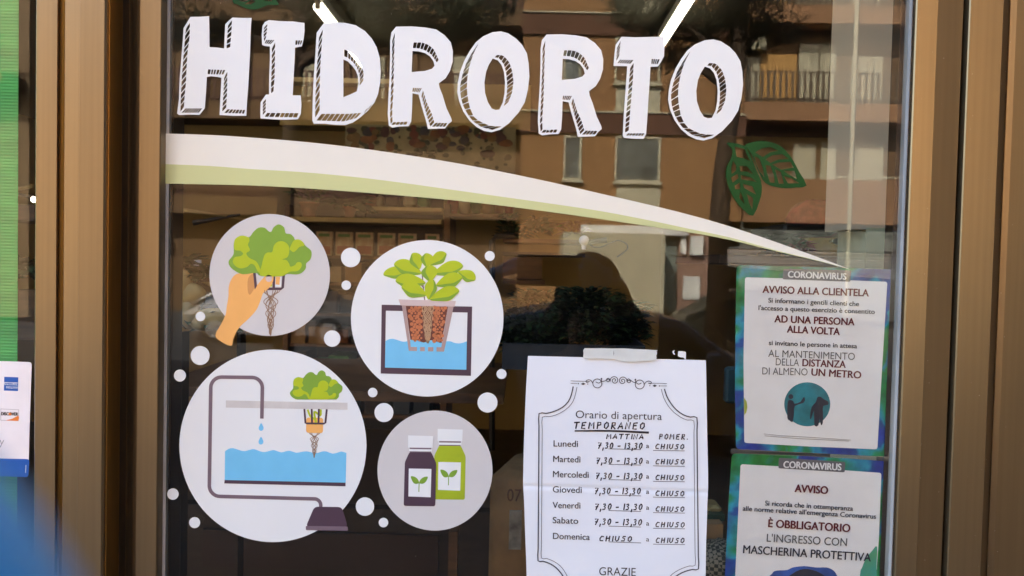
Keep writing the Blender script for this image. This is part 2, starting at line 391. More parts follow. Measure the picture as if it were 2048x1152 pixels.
# door stile: dark recess, then rounded cheek, then bright flat beside the gasket
c0 = X(219, 0.004); c1 = X(256, 0.0); c2 = X(277, -0.012); c3 = X(319, -0.014)
prof = [(c0, 0.03), (c0, 0.004)]
for k in range(7):
    t = k / 6; prof.append((c1 - .004 + (c2 - c1 + .004) * t, 0.004 - 0.0165 * (t * t * (3 - 2 * t))))
prof += [(c2 + .0008, -.0145), (c3 - .001, -.0145), (c3, -.0135), (c3, .03)]
extr('stile', prof, bronze, win)
extr('shade_lining', [(c0 - .002, 0.0035), (c0 - .002, -.0005), (c1 - .006, -.001), (c1 - .006, .0035)], bronze_dk, win)  # dark lining carries the shade of the channel in its colour
extr('gasket', [(c3 + .0002, .02), (c3 + .0002, -.0001), (c3 + .0012, -.0003), (c3 + .004, -.0003), (X(331, 0), -.0002), (X(334, 0), -.0001), (X(334, 0), .02)], rubber, win)
extr('inner_stop', [(X(334, .02), .03), (X(333, .02), .009), (X(352, .02), .009), (X(352, .03), .05), (X(345, .03), .05)], dark_in, win)
# right side
r0 = X(1799, 0); r1 = X(1813, -.012); r2 = X(1913, -.016); r3 = X(1918, -.016); r4 = X(1989, -.02); r5 = X(2008, -.012); r6 = X(2070, -.012)
extr('gasket', [(r0, .02), (r0, -.001), (r0 + .002, -.0055), (r0 + .0035, -.004), (r1 - .002, -.007), (r1 - .0002, -.004), (r1 - .0002, .02)], rubber, win)
extr('inner_stop', [(X(1790, .02), .05), (X(1783, .009), .009), (X(1799, .009), .009), (X(1799, .009), .05)], dark_in, win)
xm = X(1856, -.013)
extr('stile', [(r1, .03), (r1, -.011), (r1 + .0012, -.0125), (xm, -.0135), (xm + .0006, -.0130), (r2 - .001, -.0105), (r2, -.009), (r2, .03)], bronze, win)
fr = empty('door_frame', ((r3 + r6) / 2, 0, ZB), 'dark bronze aluminium frame at the right beyond the narrow groove', 'door frame')
extr('groove_back', [(r2 + .0002, .03), (r2 + .0002, .002), (r3 - .0002, .002), (r3 - .0002, .03)], bronze_dk, fr)
extr('front_face', [(r3, .03), (r3, -.016), (r3 + .001, -.0175), (r4 - .001, -.0185), (r4, -.0175), (r4 + .006, -.006), (r5, -.002), (r5, .03)], bronze, fr)
extr('side_face', [(r5 + .0002, .03), (r5 + .0002, -.004), (r5 + .006, -.0065), (r6 + .2, -.0075), (r6 + .2, .03)], bronze, fr)
# bottom rail, well below the picture, and the head
mb = MB(); mb.box((-3.2, -.03, -0.17), (0.86, .05, ZB - .002), bev=.003); mb.build('bottom_rail', bronze, win)
# glass panes
gm = glass_mat('window_glass')
gx0, gx1 = X(335, 0), X(1806, 0)
mb = MB(); mb.box((gx0, 0, ZB), (gx1, 0.006, ZT)); mb.build('glass_pane', gm, win)
side = empty('side_window', (-1.6, 0.0, ZB), 'side window with a green screen behind the glass and a card sticker', 'window')
mb = MB(); mb.box((-3.1, 0, ZB), (x0 + .02, 0.006, ZT)); mb.build('glass_pane', gm, side)
extr('far_post', [(-3.2, .03), (-3.2, -.045), (-3.1, -.045), (-3.1, .03)], bronze, side)

# ================================================================== VINYL LETTERING
YV = -0.0004
def T(ox, oy, s): return lambda pts: [(ox + x / s, oy + y / s) for x, y in pts]
def lerp_path(pts, t):
    V = [Vector(p) for p in pts]; Ls = [(V[i + 1] - V[i]).length for i in range(len(V) - 1)]; tot = sum(Ls); d = max(0, min(1, t)) * tot
    for i, l in enumerate(Ls):
        if d <= l or i == len(Ls) - 1: return V[i].lerp(V[i + 1], min(1, d / l if l else 0))
        d -= l
def hatch(A, B, n, gap=0.30, inset=(0.03, 0.14), curve=0.0):
    cells = []; ts = [0.0]
    for i in range(n): ts.append(ts[-1] + random.uniform(0.8, 1.2))
    ts = [t / ts[-1] for t in ts]
    for i in range(n):
        g = (ts[i + 1] - ts[i]) * gap * random.uniform(.8, 1.2) / 2; a, b = ts[i] + g, ts[i + 1] - g
        pa0, pa1, pb0, pb1 = lerp_path(A, a), lerp_path(A, b), lerp_path(B, a), lerp_path(B, b)
        q = [pa0.lerp(pb0, inset[0]), pa0.lerp(pb0, .5) + (pa0 - pa1) * .06, pa0.lerp(pb0, 1 - inset[1]), pb1.lerp(pa1, inset[1]), pa1.lerp(pb1, .5) + (pa1 - pa0) * .06, pb1.lerp(pa1, 1 - inset[0])]
        cells.append([(v.x, v.y) for v in q])
    return cells
def letter(label, outer, counters, strips, xf, move=None):
    loops = [xf(outer)] + [xf(c) for c in counters]
    for s in strips:
        A, B, n = s[:3]; gap = (s[3] if len(s) > 3 else 0.30) * .8
        loops += hatch(xf(A), xf(B), n, gap)
    if move: loops = [[move(p) for p in l] for l in loops]
    o = sheet('letter_decal', loops, white_v, YV, thick=0.00025)
    tag(o, label, 'letter decal', 'white hatched letters of the shop name')
    return o
# H
letter('white block letter H with hatched edge, first of the shop name', [(215, 72), (300, 72), (410, 65), (413, 200), (415, 390), (490, 394), (568, 403), (572, 300), (580, 150), (618, 112), (655, 80), (760, 84), (855, 84), (848, 180), (838, 480), (820, 800), (808, 950), (800, 1108), (660, 1108), (520, 1100), (530, 900), (540, 710), (500, 702), (430, 694), (387, 702), (378, 860), (365, 1030), (310, 1098), (200, 1096), (100, 1101), (75, 1085), (95, 930), (100, 760), (118, 520), (135, 320), (143, 190), (175, 140)], [],
       [([(212, 118), (208, 300), (188, 420), (177, 600), (170, 760), (158, 890), (148, 1020)], [(160, 205), (146, 340), (138, 440), (122, 640), (112, 800), (106, 950), (104, 1080)], 13, .34),
        ([(165, 1028), (342, 1028)], [(112, 1084), (300, 1084)], 7, .36),
        ([(652, 98), (645, 250), (632, 395)], [(600, 170), (592, 300), (586, 408)], 5, .34),
        ([(395, 620), (585, 628)], [(390, 680), (560, 684)], 6, .42),
        ([(602, 634), (602, 760), (600, 880), (590, 1028)], [(560, 720), (554, 860), (546, 980), (540, 1075)], 7, .34),
        ([(602, 1038), (792, 1046)], [(560, 1084), (778, 1092)], 6, .36)], T(340, 20, 5.235))
# I
letter('white block letter I with hatched edge, between H and D', [(140, 52), (250, 62), (380, 66), (496, 80), (497, 160), (488, 240), (470, 315), (402, 328), (398, 450), (388, 620), (378, 805), (460, 806), (466, 900), (460, 990), (430, 1045), (300, 1050), (180, 1046), (55, 1036), (54, 960), (57, 875), (110, 798), (142, 796), (143, 620), (150, 450), (150, 316), (100, 312), (72, 300), (68, 200), (76, 110), (100, 72)], [],
       [([(126, 84), (122, 160), (108, 240)], [(86, 130), (80, 200), (90, 276)], 4, .4),
        ([(112, 248), (200, 250)], [(92, 290), (150, 302)], 4, .4),
        ([(404, 252), (478, 254)], [(402, 308), (462, 302)], 3, .42),
        ([(204, 262), (202, 450), (198, 640), (186, 770)], [(164, 340), (162, 520), (156, 690), (158, 794)], 8, .34),
        ([(112, 836), (108, 975)], [(74, 880), (74, 1010)], 4, .4),
        ([(120, 980), (440, 982)], [(92, 1026), (420, 1034)], 7, .28)], T(510, 30, 5.008))
# D
letter('white block letter D with hatched edge, after the letter I', [(690, 82), (800, 74), (905, 80), (1010, 104), (1100, 160), (1170, 235), (1220, 325), (1250, 430), (1260, 560), (1254, 680), (1234, 790), (1195, 880), (1130, 960), (1050, 1030), (980, 1078), (905, 1103), (800, 1100), (700, 1090), (590, 1090), (575, 1060), (578, 860), (588, 640), (605, 400), (618, 180), (650, 135)],
       [[(886, 446), (930, 466), (975, 510), (1010, 560), (1030, 610), (1038, 690), (1020, 766), (960, 794), (886, 824)]],
       [([(682, 130), (668, 330), (655, 560), (650, 760), (650, 960)], [(636, 232), (622, 420), (606, 640), (598, 830), (596, 1050)], 11, .34),
        ([(666, 988), (940, 988), (1072, 978)], [(604, 1068), (880, 1080), (1010, 1040)], 9, .26),
        ([(890, 340), (960, 372), (1020, 420), (1062, 490), (1090, 570), (1086, 660)], [(890, 425), (930, 440), (985, 490), (1022, 548), (1045, 620), (1042, 720)], 10, .3),
        ([(1104, 952), (1190, 880)], [(1078, 1008), (1140, 940)], 2, .5)], T(510, 30, 5.008))
# R and O, each used twice
Ro = [(155, 65), (300, 62), (430, 72), (540, 92), (620, 146), (680, 215), (700, 300), (698, 400), (672, 490), (630, 560), (566, 608), (572, 650), (600, 720), (640, 850), (685, 945), (690, 972), (655, 1000), (625, 1042), (460, 1046), (440, 960), (400, 830), (370, 716), (312, 704), (308, 860), (300, 975), (275, 1020), (190, 1022), (120, 1034), (85, 1015), (75, 900), (80, 760), (92, 560), (98, 360), (98, 200), (110, 120)]
Rc = [[(312, 298), (370, 302), (430, 318), (480, 350), (512, 395), (524, 440), (500, 468), (430, 490), (304, 500)]]
Rs = [([(144, 112), (138, 300), (134, 500), (130, 700), (118, 880), (122, 980)], [(114, 205), (112, 380), (106, 560), (98, 780), (92, 930), (100, 1005)], 13, .32),
      ([(128, 980), (268, 975)], [(104, 1012), (254, 1010)], 4, .3),
      ([(322, 214), (400, 214), (460, 232), (520, 282), (564, 384)], [(312, 278), (376, 284), (430, 300), (490, 342), (545, 415)], 9, .28),
      ([(314, 650), (405, 652)], [(308, 695), (378, 702)], 5, .42),
      ([(412, 670), (450, 790), (500, 900), (524, 985)], [(394, 735), (424, 850), (450, 950), (478, 1032)], 9, .34),
      ([(535, 985), (650, 988)], [(490, 1032), (625, 1030)], 4, .3)]
Oo = [(1160, 110), (1230, 128), (1310, 182), (1365, 240), (1410, 320), (1428, 420), (1434, 545), (1420, 670), (1390, 790), (1330, 890), (1240, 990), (1150, 1055), (1070, 1078), (1000, 1066), (930, 1030), (860, 968), (800, 880), (760, 780), (742, 690), (748, 600), (768, 500), (810, 390), (860, 300), (920, 215), (990, 158), (1080, 118)]
Oc = [[(1082, 370), (1130, 388), (1165, 430), (1190, 500), (1200, 600), (1196, 700), (1180, 790), (1146, 860), (1110, 864), (1072, 850), (1036, 790), (1008, 700), (1003, 600), (1018, 500), (1045, 430)]]
Os = [([(952, 215), (896, 330), (862, 440), (840, 560), (836, 680), (860, 830), (905, 940), (980, 984), (1060, 1016), (1178, 1022)], [(872, 332), (816, 430), (778, 540), (758, 640), (762, 740), (790, 830), (836, 910), (884, 975), (960, 1030), (1066, 1062)], 16, .22),
      ([(1120, 336), (1180, 335), (1238, 395), (1270, 480), (1284, 590), (1270, 700), (1232, 790)], [(1098, 362), (1140, 372), (1182, 430), (1204, 520), (1212, 640), (1206, 740), (1180, 838)], 13, .24)]
letter('white block letter R with hatched edge, fourth of the shop name', Ro, Rc, Rs, T(760, 40, 4.8))
letter('white round letter O with hatched edge, between the two letters R', Oo, Oc, Os, T(760, 40, 4.8))
letter('white block letter R with hatched edge, between a letter O and the T', Ro, Rc, Rs, T(760, 40, 4.8), lambda p: (p[0] + 300.3 - (p[1] - 150) * .005, p[1] + 15.7))
letter('white block letter T with hatched edge, its bar touching a lit ceiling tube', [(115, 68), (250, 74), (400, 70), (540, 66), (545, 160), (540, 265), (510, 320), (480, 366), (405, 370), (398, 500), (385, 680), (372, 900), (362, 1040), (335, 1092), (220, 1088), (140, 1080), (127, 1060), (134, 900), (146, 720), (160, 540), (172, 364), (100, 362), (35, 360), (44, 240), (56, 150)], [],
       [([(108, 100), (100, 190), (92, 262)], [(64, 190), (58, 260), (58, 325)], 4, .34),
        ([(100, 296), (238, 300)], [(66, 338), (200, 345)], 6, .4),
        ([(414, 288), (502, 292)], [(412, 348), (476, 350)], 4, .38),
        ([(238, 322), (232, 470), (218, 640), (204, 800), (188, 1010)], [(196, 385), (182, 540), (166, 710), (154, 860), (144, 1035)], 12, .32),
        ([(178, 1034), (346, 1034)], [(156, 1062), (328, 1064)], 6, .34)], T(1220, 60, 5.007))
letter('white round letter O with hatched edge, last of the shop name', Oo, Oc, Os, T(760, 40, 4.8), lambda p: (1336 + (p[0] - 914.6) * 1.04, 79 + (p[1] - 62.9) * 1.003))

# ------------------------------------------------------------------ the sweeping band
top = smooth([(325, 267), (420, 270), (500, 275), (600, 283), (700, 294), (800, 308), (900, 324), (1000, 343), (1100, 364), (1200, 387), (1300, 410), (1380, 430), (1460, 453), (1554, 485), (1640, 516), (1701, 539)], 3, False)
mid = smooth([(324, 328), (420, 332), (500, 338), (600, 344), (700, 353), (800, 365), (900, 379), (1000, 393), (1100, 407), (1200, 422), (1300, 441), (1380, 458), (1460, 475), (1554, 501), (1640, 522), (1701, 539)], 3, False)
bot = smooth([(323, 367), (420, 369), (500, 371), (600, 376), (700, 383), (800, 391), (900, 400), (1000, 411), (1100, 424), (1200, 438), (1300, 453), (1380, 465), (1460, 480), (1554, 503), (1640, 523), (1701, 539)], 3, False)
sw = empty('band_decal', P(900, 350), 'long curved cream and sage green band sweeping across the glass to a point', 'decal')
sheet('cream_stripe', [top + mid[::-1][1:]], cream_v, YV, sw, .00025)
sheet('green_stripe', [mid[:-1] + bot[::-1]], sage_v, YV - .00002, sw, .00022)

# ------------------------------------------------------------------ green leaf cut-outs (on the inner side of the glass)
t = T(1430, 270, 6.775)
def cutout(label, A, holes):
    holes = [[(sum(p[0] for p in h) / len(h) * -.13 + q[0] * 1.13, sum(p[1] for p in h) / len(h) * -.13 + q[1] * 1.13) for q in h] for h in holes]
    o = sheet('leaf_decal', [A] + holes, green_tr, YV, thick=.0002); tag(o, label, 'leaf decal', 'green leaf cut-outs on the glass'); return o
LA = smooth([(400, 140), (500, 100), (610, 82), (740, 95), (860, 135), (960, 215), (1060, 350), (1140, 500), (1240, 685), (1100, 712), (950, 722), (800, 700), (680, 650), (620, 560), (560, 430), (510, 290), (450, 200)], 2)
LAh = [[(560, 235), (640, 185), (740, 170), (840, 215), (740, 235), (650, 290)], [(700, 330), (780, 280), (900, 265), (980, 325), (860, 330), (760, 370)], [(790, 400), (880, 375), (1010, 370), (1050, 440), (950, 455), (900, 465)],
       [(540, 300), (600, 335), (640, 440), (660, 560), (600, 480), (560, 400)], [(690, 420), (750, 430), (790, 540), (800, 635), (745, 630), (710, 520)], [(820, 475), (890, 510), (925, 650), (865, 650), (840, 560)],
       [(940, 490), (1070, 490), (1100, 590), (1010, 540)], [(940, 560), (1030, 590), (1130, 650), (990, 650)]]
cutout('green cut-out leaf with veins pointing to the right, above the band tip', t(LA), [t(h) for h in LAh])
LB = smooth([(150, 108), (260, 112), (390, 145), (440, 210), (500, 330), (560, 480), (620, 620), (632, 760), (600, 900), (515, 1095), (400, 1030), (280, 900), (190, 730), (145, 560), (160, 420), (215, 320), (235, 200)], 2)
LBh = [[(275, 170), (400, 200), (420, 260), (465, 345), (380, 310), (300, 290)], [(245, 360), (280, 420), (280, 480), (225, 520), (222, 450)], [(340, 425), (430, 430), (500, 525), (430, 495), (350, 490)], [(300, 530), (310, 585), (240, 640), (218, 580)],
       [(360, 550), (470, 575), (550, 630), (450, 615), (365, 600)], [(330, 650), (335, 730), (275, 730), (270, 690)], [(385, 670), (500, 700), (545, 800), (470, 760), (400, 720)], [(345, 780), (375, 850), (395, 930), (330, 850)], [(435, 810), (510, 860), (500, 1000), (460, 910)]]
o = cutout('green cut-out leaf with veins pointing down, beside a longer leaf', t(LB), [t(h) for h in LBh]); o.location.y -= .00035
t = T(440, 0, 12.8)
cutout('green cut-out leaf cropped by the top edge, above the letters H and I', t(smooth([(300, -500), (330, 40), (420, 100), (560, 170), (700, 225), (850, 245), (990, 225), (1130, 170), (1250, 130), (1500, 125), (1460, 40), (1440, -60), (1400, -400), (900, -700)], 2)),
       [t([(480, -60), (520, 20), (640, 40), (800, -40), (700, -200)]), t([(640, 95), (800, 110), (900, 40), (820, 0)]), t([(1150, 20), (1320, 25), (1330, -60), (1200, -120)])])
PLANE = 0.0

# ------------------------------------------------------------------ illustrated discs
def disc(cx, cy, rx, ry, m, label):
    e = empty('disc_decal', P(cx, cy), label, 'round decal', 'round illustrated decals'); sheet('backing', [ell(cx, cy, rx, ry, 96)], m, YV, e, .00025); return e
Y1, Y2, Y3, Y4 = [YV - .00012 * k for k in (1, 2, 3, 4)]
LET = smooth([(490, 470), (520, 430), (530, 400), (530, 330), (560, 285), (600, 273), (648, 285), (680, 245), (720, 213), (765, 213), (797, 240), (818, 243), (835, 210), (875, 187), (915, 210), (928, 255), (965, 262), (990, 285), (1000, 306), (1030, 303), (1062, 325), (1080, 352), (1120, 385), (1127, 420), (1115, 460), (1085, 487), (1082, 525), (1050, 560), (1010, 572), (940, 568), (900, 585), (740, 585), (700, 560), (600, 570), (540, 545), (500, 510)], 3)
LB1 = smooth([(532, 330), (545, 295), (590, 274), (640, 285), (650, 312), (638, 345), (655, 385), (625, 410), (650, 445), (700, 470), (725, 510), (735, 562), (712, 545), (690, 502), (660, 490), (630, 515), (580, 525), (540, 505), (522, 470), (540, 438), (580, 432), (602, 412), (580, 390), (538, 382)], 3)
LB2 = smooth([(735, 580), (745, 500), (765, 425), (790, 403), (825, 400), (838, 350), (870, 320), (915, 320), (950, 350), (955, 400), (940, 440), (900, 456), (935, 462), (955, 490), (965, 512), (1000, 500), (1015, 480), (1045, 480), (1050, 510), (1020, 545), (960, 550), (920, 575), (880, 585)], 3)
LB3 = smooth([(960, 370), (990, 312), (1030, 303), (1062, 325), (1070, 350), (1035, 360), (1010, 385), (988, 400), (965, 385)], 3)
def lettuce(xf, parent, clip=None):
    c = (lambda l: [(x, min(y, clip)) for x, y in l]) if clip else (lambda l: l)
    h = sheet('lettuce', [c(xf(LET))], dgreen_v, Y2, parent); sheet('light_leaves', [[c(xf(LB1))], [c(xf(LB2))], [c(xf(LB3))]], lgreen_v, Y3, h, multi=True); return h
def roots(cx, y0, y1, w, parent, lw, n=3, y=None):
    ls = []
    for k in range(n):
        for s in (1, -1):
            l = []
            for i in range(26):
                tt = i / 25; a = w * (1 - tt) ** .8 * (.5 + .5 * k / max(1, n - 1)) + .3
                l.append((cx + s * a * math.cos(tt * PI * (2.0 + .9 * k)) - 4 * tt * .2, y0 + (y1 - y0) * tt))
            ls.append(l)
    return strokes('roots', ls, lw, root_v, y or Y2, parent)
# 1: hand holding a lettuce
t = T(330, 400, 3.84)
d = disc(539.5, 550, 120.5, 122, grey_v, 'pale grey round decal showing a hand holding a leafy lettuce with roots')
hnd = sheet('hand', [t(smooth([(388, 1040), (425, 965), (465, 885), (475, 820), (488, 740), (490, 675), (505, 620), (545, 570), (620, 562), (690, 560), (700, 600), (696, 640), (705, 655), (750, 605), (785, 572), (818, 568), (833, 590), (825, 640), (795, 680), (755, 715), (735, 770), (705, 840), (650, 905), (585, 965), (548, 1015), (525, 1070), (515, 1115), (480, 1112), (430, 1085)], 3))], skin_v, Y1, d)
sheet('palm_shadow', [t(smooth([(640, 600), (682, 570), (692, 660), (672, 705), (650, 728), (636, 690)], 3))], skind_v, Y1 - .00006, hnd)
sheet('pot_filling', [t([(850, 590), (895, 590), (893, 665), (846, 665)])], white_v, Y1, d)
sheet('stem', [[t([(852, 590), (885, 590), (880, 652), (850, 648)])]], skin_v, Y1 - .00005, d, multi=True)
lettuce(t, d)
strokes('net_pot', [t([(688, 562), (700, 680)]), t([(838, 562), (836, 680)]), t([(912, 585), (905, 672), (892, 682), (762, 682)])], 5.2, plum_v, Y1 - .00008, d)
th = sheet('thumb', [t(smooth([(690, 690), (750, 605), (785, 572), (818, 566), (835, 590), (825, 640), (795, 680), (745, 720), (700, 730)], 3))], skin_v, Y2 - .00004, d)
sheet('thumb_nail', [t(ell(799, 602, 25, 27))], ltaupe_v, Y3, th)
sheet('stem_tip', [t([(800, 665), (824, 625), (824, 665)])], lgreen_v, Y2, d)
roots(t([(815, 0)])[0][0], 400 + 692 / 3.84, 400 + 1040 / 3.84, 18, d, 1.5, 3)
roots(t([(808, 0)])[0][0], 400 + 692 / 3.84, 400 + 1030 / 3.84, 11, d, 1.3, 2, Y3)
# 2: pot in a tank
t = T(660, 450, 3.2)
d = disc(854.5, 636.5, 152.5, 156.5, white_v, 'white round decal showing a leafy potted plant over a tank of water')
tank = sheet('tank', [t([(331, 510), (910, 522), (902, 965), (325, 950)]), t([(358, 548), (880, 560), (872, 926), (352, 912)])], plum_v, Y1, d)
wv = [(356, 742), (375, 732), (400, 728), (430, 735), (470, 747), (505, 740), (535, 733), (570, 742), (600, 752), (640, 740), (670, 738), (700, 750), (740, 745), (770, 744), (800, 755), (835, 757), (876, 744)]
sheet('water', [t(smooth(wv, 3, False) + [(873, 926), (352, 912)])], water_v, Y1 - .00003, d)
pot = sheet('pot', [t([(460, 514), (792, 520), (730, 810), (505, 805)]), t([(486, 518), (755, 523), (713, 782), (517, 780)])], taupe_v, Y2, d)
sheet('rim', [t([(439, 476), (806, 486), (798, 522), (452, 514)])], ltaupe_v, Y3, pot)
claybed = sheet('clay_bed', [t(smooth([(486, 518), (755, 523), (715, 755)], 1, False)[:3] + smooth([(700, 752), (660, 738), (630, 740), (600, 752), (560, 738), (530, 733), (515, 736)], 3, False))], clayd_v, Y2 - .00002, d)
sheet('water_gap', [[t([(557, 778), (577, 778), (577, 812), (557, 812)])], [t([(607, 778), (628, 778), (628, 812), (607, 812)])], [t([(662, 778), (682, 778), (682, 812), (662, 812)])]], water_v, Y3, pot, multi=True)
peb = []; 
for row in range(13):
    yy = 530 + row * 17.5
    for q in range(11):
        xx = 500 + q * 24 + (12 if row % 2 else 0) + random.uniform(-3, 3); f = (yy - 518) / 237
        if 500 + 32 * f < xx < 742 - 28 * f and not (588 < xx < 662) and yy < 742: peb.append([t(ell(xx, yy + random.uniform(-3, 3), random.choice((7, 9, 12, 13)), n=12))])
sheet('clay_balls', peb, clay_v, Y3, d, multi=True)
root_l = mat('tan_root_print', (0.46, 0.30, 0.17), .45)
rr = []
for k in range(7):
    for s in (1, -1):
        l = []
        for i in range(24):
            q = i / 23; ph = k * .9; l.append((626 + s * (34 * (1 - q) ** .5 + 3) * math.sin(q * 6.2 + ph) * (1 if k % 2 else .7), 520 + 235 * q))
        rr.append(t(l))
strokes('roots', rr, 1.3, root_l, Y3 - .00004, d)
strokes('stem', [t([(590, 300), (597, 400), (606, 478)]), t([(570, 370), (600, 400)])], 2.2, mauve_v, Y1, d, 4)
def plant_leaf(b, tip, w, parent, y):
    b, tip = Vector(b), Vector(tip); w *= 1.4; a = tip - b; nn = Vector((-a.y, a.x)).normalized()
    if nn.y > 0: nn = -nn
    up = [b, b + a * .25 + nn * w * .32, b + a * .6 + nn * w * .5, b + a * .88 + nn * w * .34, tip]; lo = [tip, b + a * .85 - nn * w * .22, b + a * .6 - nn * w * .42, b + a * .3 - nn * w * .28]
    o = sheet('leaf', [t(smooth([(v.x, v.y) for v in up + lo[1:]], 4))], lgreen_v, y, parent)
    sh = [tip, b + a * .85 - nn * w * .2, b + a * .6 - nn * w * .40, b + a * .3 - nn * w * .27, b, b + a * .3 - nn * w * .06, b + a * .6 - nn * w * .16, b + a * .85 - nn * w * .08]
    sheet('leaf_underside', [t(smooth([(v.x, v.y) for v in sh], 3))], dgreen_v, y - .00003, o)
for k, (b, tip, wd) in enumerate([((530, 295), (342, 318), 62), ((585, 312), (410, 250), 80), ((572, 285), (528, 180), 68), ((640, 258), (745, 182), 62), ((618, 270), (616, 180), 66), ((820, 300), (930, 352), 62), ((665, 312), (852, 262), 76), ((612, 372), (420, 358), 76), ((680, 388), (848, 335), 74), ((640, 362), (625, 258), 84), ((618, 450), (458, 395), 78), ((640, 478), (828, 420), 72), ((632, 478), (662, 350), 62)]):
    plant_leaf(b, tip, wd, d, Y1 - .00002 - k * .00004)
# 3: pump and tank
t = T(340, 690, 2.81)
d = disc(546, 891.5, 187, 192.5, white_v, 'largest white round decal showing a pipe, water tank, lettuce and pump')
arc = lambda cx, cy, r, a0, a1, n=8: [(cx + r * math.cos(math.radians(a0 + (a1 - a0) * i / n)), cy + r * math.sin(math.radians(a0 + (a1 - a0) * i / n))) for i in range(n + 1)]
sheet('shelf_bar', [t([(315, 311), (998, 324), (998, 363), (315, 351)])], mat('pale_bar_print', (0.56, 0.58, 0.56), .45), Y1, d)
pipe = [(517, 407), (520, 240)] + arc(462, 240, 58, 0, -90)[1:] + arc(290, 240, 60, -90, -180) + arc(282, 790, 60, 180, 90) + [(560, 857)] + arc(812, 900, 36, -90, -4) + [(848, 912)]
strokes('pipe', [t(pipe)], 7.2, mauve_v, Y2, d)
wt = smooth([(310, 597), (330, 583), (355, 579), (390, 590), (420, 596), (450, 588), (475, 585), (510, 598), (535, 601), (570, 592), (590, 591), (625, 603), (650, 597), (675, 594), (710, 605), (740, 600), (770, 597), (800, 604), (830, 606), (855, 598), (880, 598), (915, 610), (945, 603), (965, 598), (992, 606)], 2, False)
sheet('water', [t(wt + [(988, 776), (308, 762)])], water_v, Y1 - .00002, d)
sheet('tank_base', [t([(308, 758), (987, 773), (987, 793), (306, 777)])], plum_v, Y2, d)
sheet('drop', [t(smooth([(513, 438), (522, 452), (527, 466), (522, 478), (513, 482), (503, 478), (499, 466), (504, 452)], 3))], water_v, Y1, d)
sheet('drop', [t(smooth([(512, 515), (521, 529), (526, 543), (521, 555), (512, 559), (502, 555), (498, 543), (503, 529)], 3))], water_v, Y1, d)
lettuce(lambda pts: t([(675 + (x - 490) * .463, 142 + (y - 187) * .44) for x, y in pts]), d, clip=690 + 306 / 2.81)
sheet('plug', [t(rrect(766, 408, 861, 494, 14, sk=.0235))], skin_v, Y1, d)
strokes('stalk', [t([(775, 365), (790, 400), (818, 420), (818, 445)]), t([(848, 365), (845, 395), (812, 375), (820, 430)])], 4, lgreen_v, Y1 - .00004, d, 5)
strokes('net_pot', [t([(756, 362), (762, 438), (770, 440), (866, 441), (874, 436), (881, 364)]), t([(797, 362), (799, 438)]), t([(837, 362), (835, 438)])], 3.8, plum_v, Y2, d)
roots(340 + 813 / 2.81, 690 + 493 / 2.81, 690 + 632 / 2.81, 10.5, d, 1.1, 3, Y3)
pm = sheet('pump', [t(roundpoly([(764, 1020), (812, 908), (966, 910), (1000, 1020)], 22))], plum_v, Y2 - .00003, d)
sheet('pump_base', [t(roundpoly([(764, 1016), (1000, 1019), (1000, 1043), (764, 1039)], 6))], mauve_v, Y3, pm)
# 4: bottles
t = T(660, 760, 3.39)
d = disc(870, 941, 115, 120, grey_v, 'grey round decal showing a dark bottle and a lime green bottle')
def bottle(ox, oy, bodym, name, y):
    q = lambda pts: t([(x + ox, y_ + oy) for x, y_ in pts])
    b = sheet(name, [q(roundpoly([(540, 487), (686, 487), (720, 560), (714, 855), (500, 852), (508, 555)], 14))], bodym, y, d)
    sheet('cap', [q([(530, 375), (700, 380), (697, 458), (692, 460), (690, 487), (538, 485), (536, 458), (530, 456)])], white_v, y - .00005, b)
    sheet('cap_line', [[q([(540, 457), (688, 459), (688, 469), (540, 467)])], [q([(540, 482), (686, 484), (686, 491), (540, 489)])]], mauve_v, y - .0001, b, multi=True)
    lb = sheet('label_patch', [q([(535, 599), (688, 602), (683, 794), (532, 788)])], white_v, y - .00005, b)
    sheet('sprout', [[q(smooth([(548, 653), (575, 655), (596, 672), (604, 697), (580, 703), (562, 690)], 3))], [q(smooth([(664, 655), (635, 658), (614, 674), (606, 697), (630, 702), (652, 686)], 3))], [q([(602, 695), (608, 695), (606, 757), (600, 757)])]], dgreen_v, y - .0001, lb, multi=True)
    return b
b = bottle(200, -44, mat('lime_bottle_print', (0.34, 0.46, 0.018), .42), 'green_bottle', Y1)
b.matrix_parent_inverse = Matrix.Identity(4)
bottle(0, 0, plum_v, 'dark_bottle', Y3)
# dots
for (cx, cy, r, where) in [(401, 633, 9.5, 'small white dot left of the forearm drawing'), (701.5, 515, 19.5, 'large white dot right of the lettuce hand decal'), (692.5, 570.5, 9.5, 'small white dot under a large dot, between hand decal and plant decal'), (664.5, 677, 16.5, 'medium white dot low between hand decal and plant decal'), (979.5, 512, 10, 'small white dot at the upper right of the plant tank decal'), (1003, 748, 10, 'small white dot at the lower right of the plant tank decal'), (975, 805, 20, 'large white dot between the bottle decal and the opening hours sheet'), (745.5, 785, 9.5, 'small white dot above a large dot over the bottle decal'), (768, 825, 19, 'large white dot at the upper left of the bottle decal'), (730, 1013, 18.5, 'large white dot right of the pump drawing'), (767, 1045, 9.5, 'small white dot under the bottle decal, right of the pump'), (400.5, 711, 19, 'large white dot at the upper left of the pump decal'), (360, 751, 12, 'small white dot beside the gasket, left above the pump decal'), (346, 988, 11.5, 'small white dot beside the gasket, left below the pump decal'), (389.5, 1045, 11, 'lowest small white dot at the left, below the pump decal')]:
    o = sheet('dot_decal', [ell(cx, cy, r, n=32)], white_v, YV, thick=.00025); tag(o, where, 'dot decal', 'white dots between the round decals')

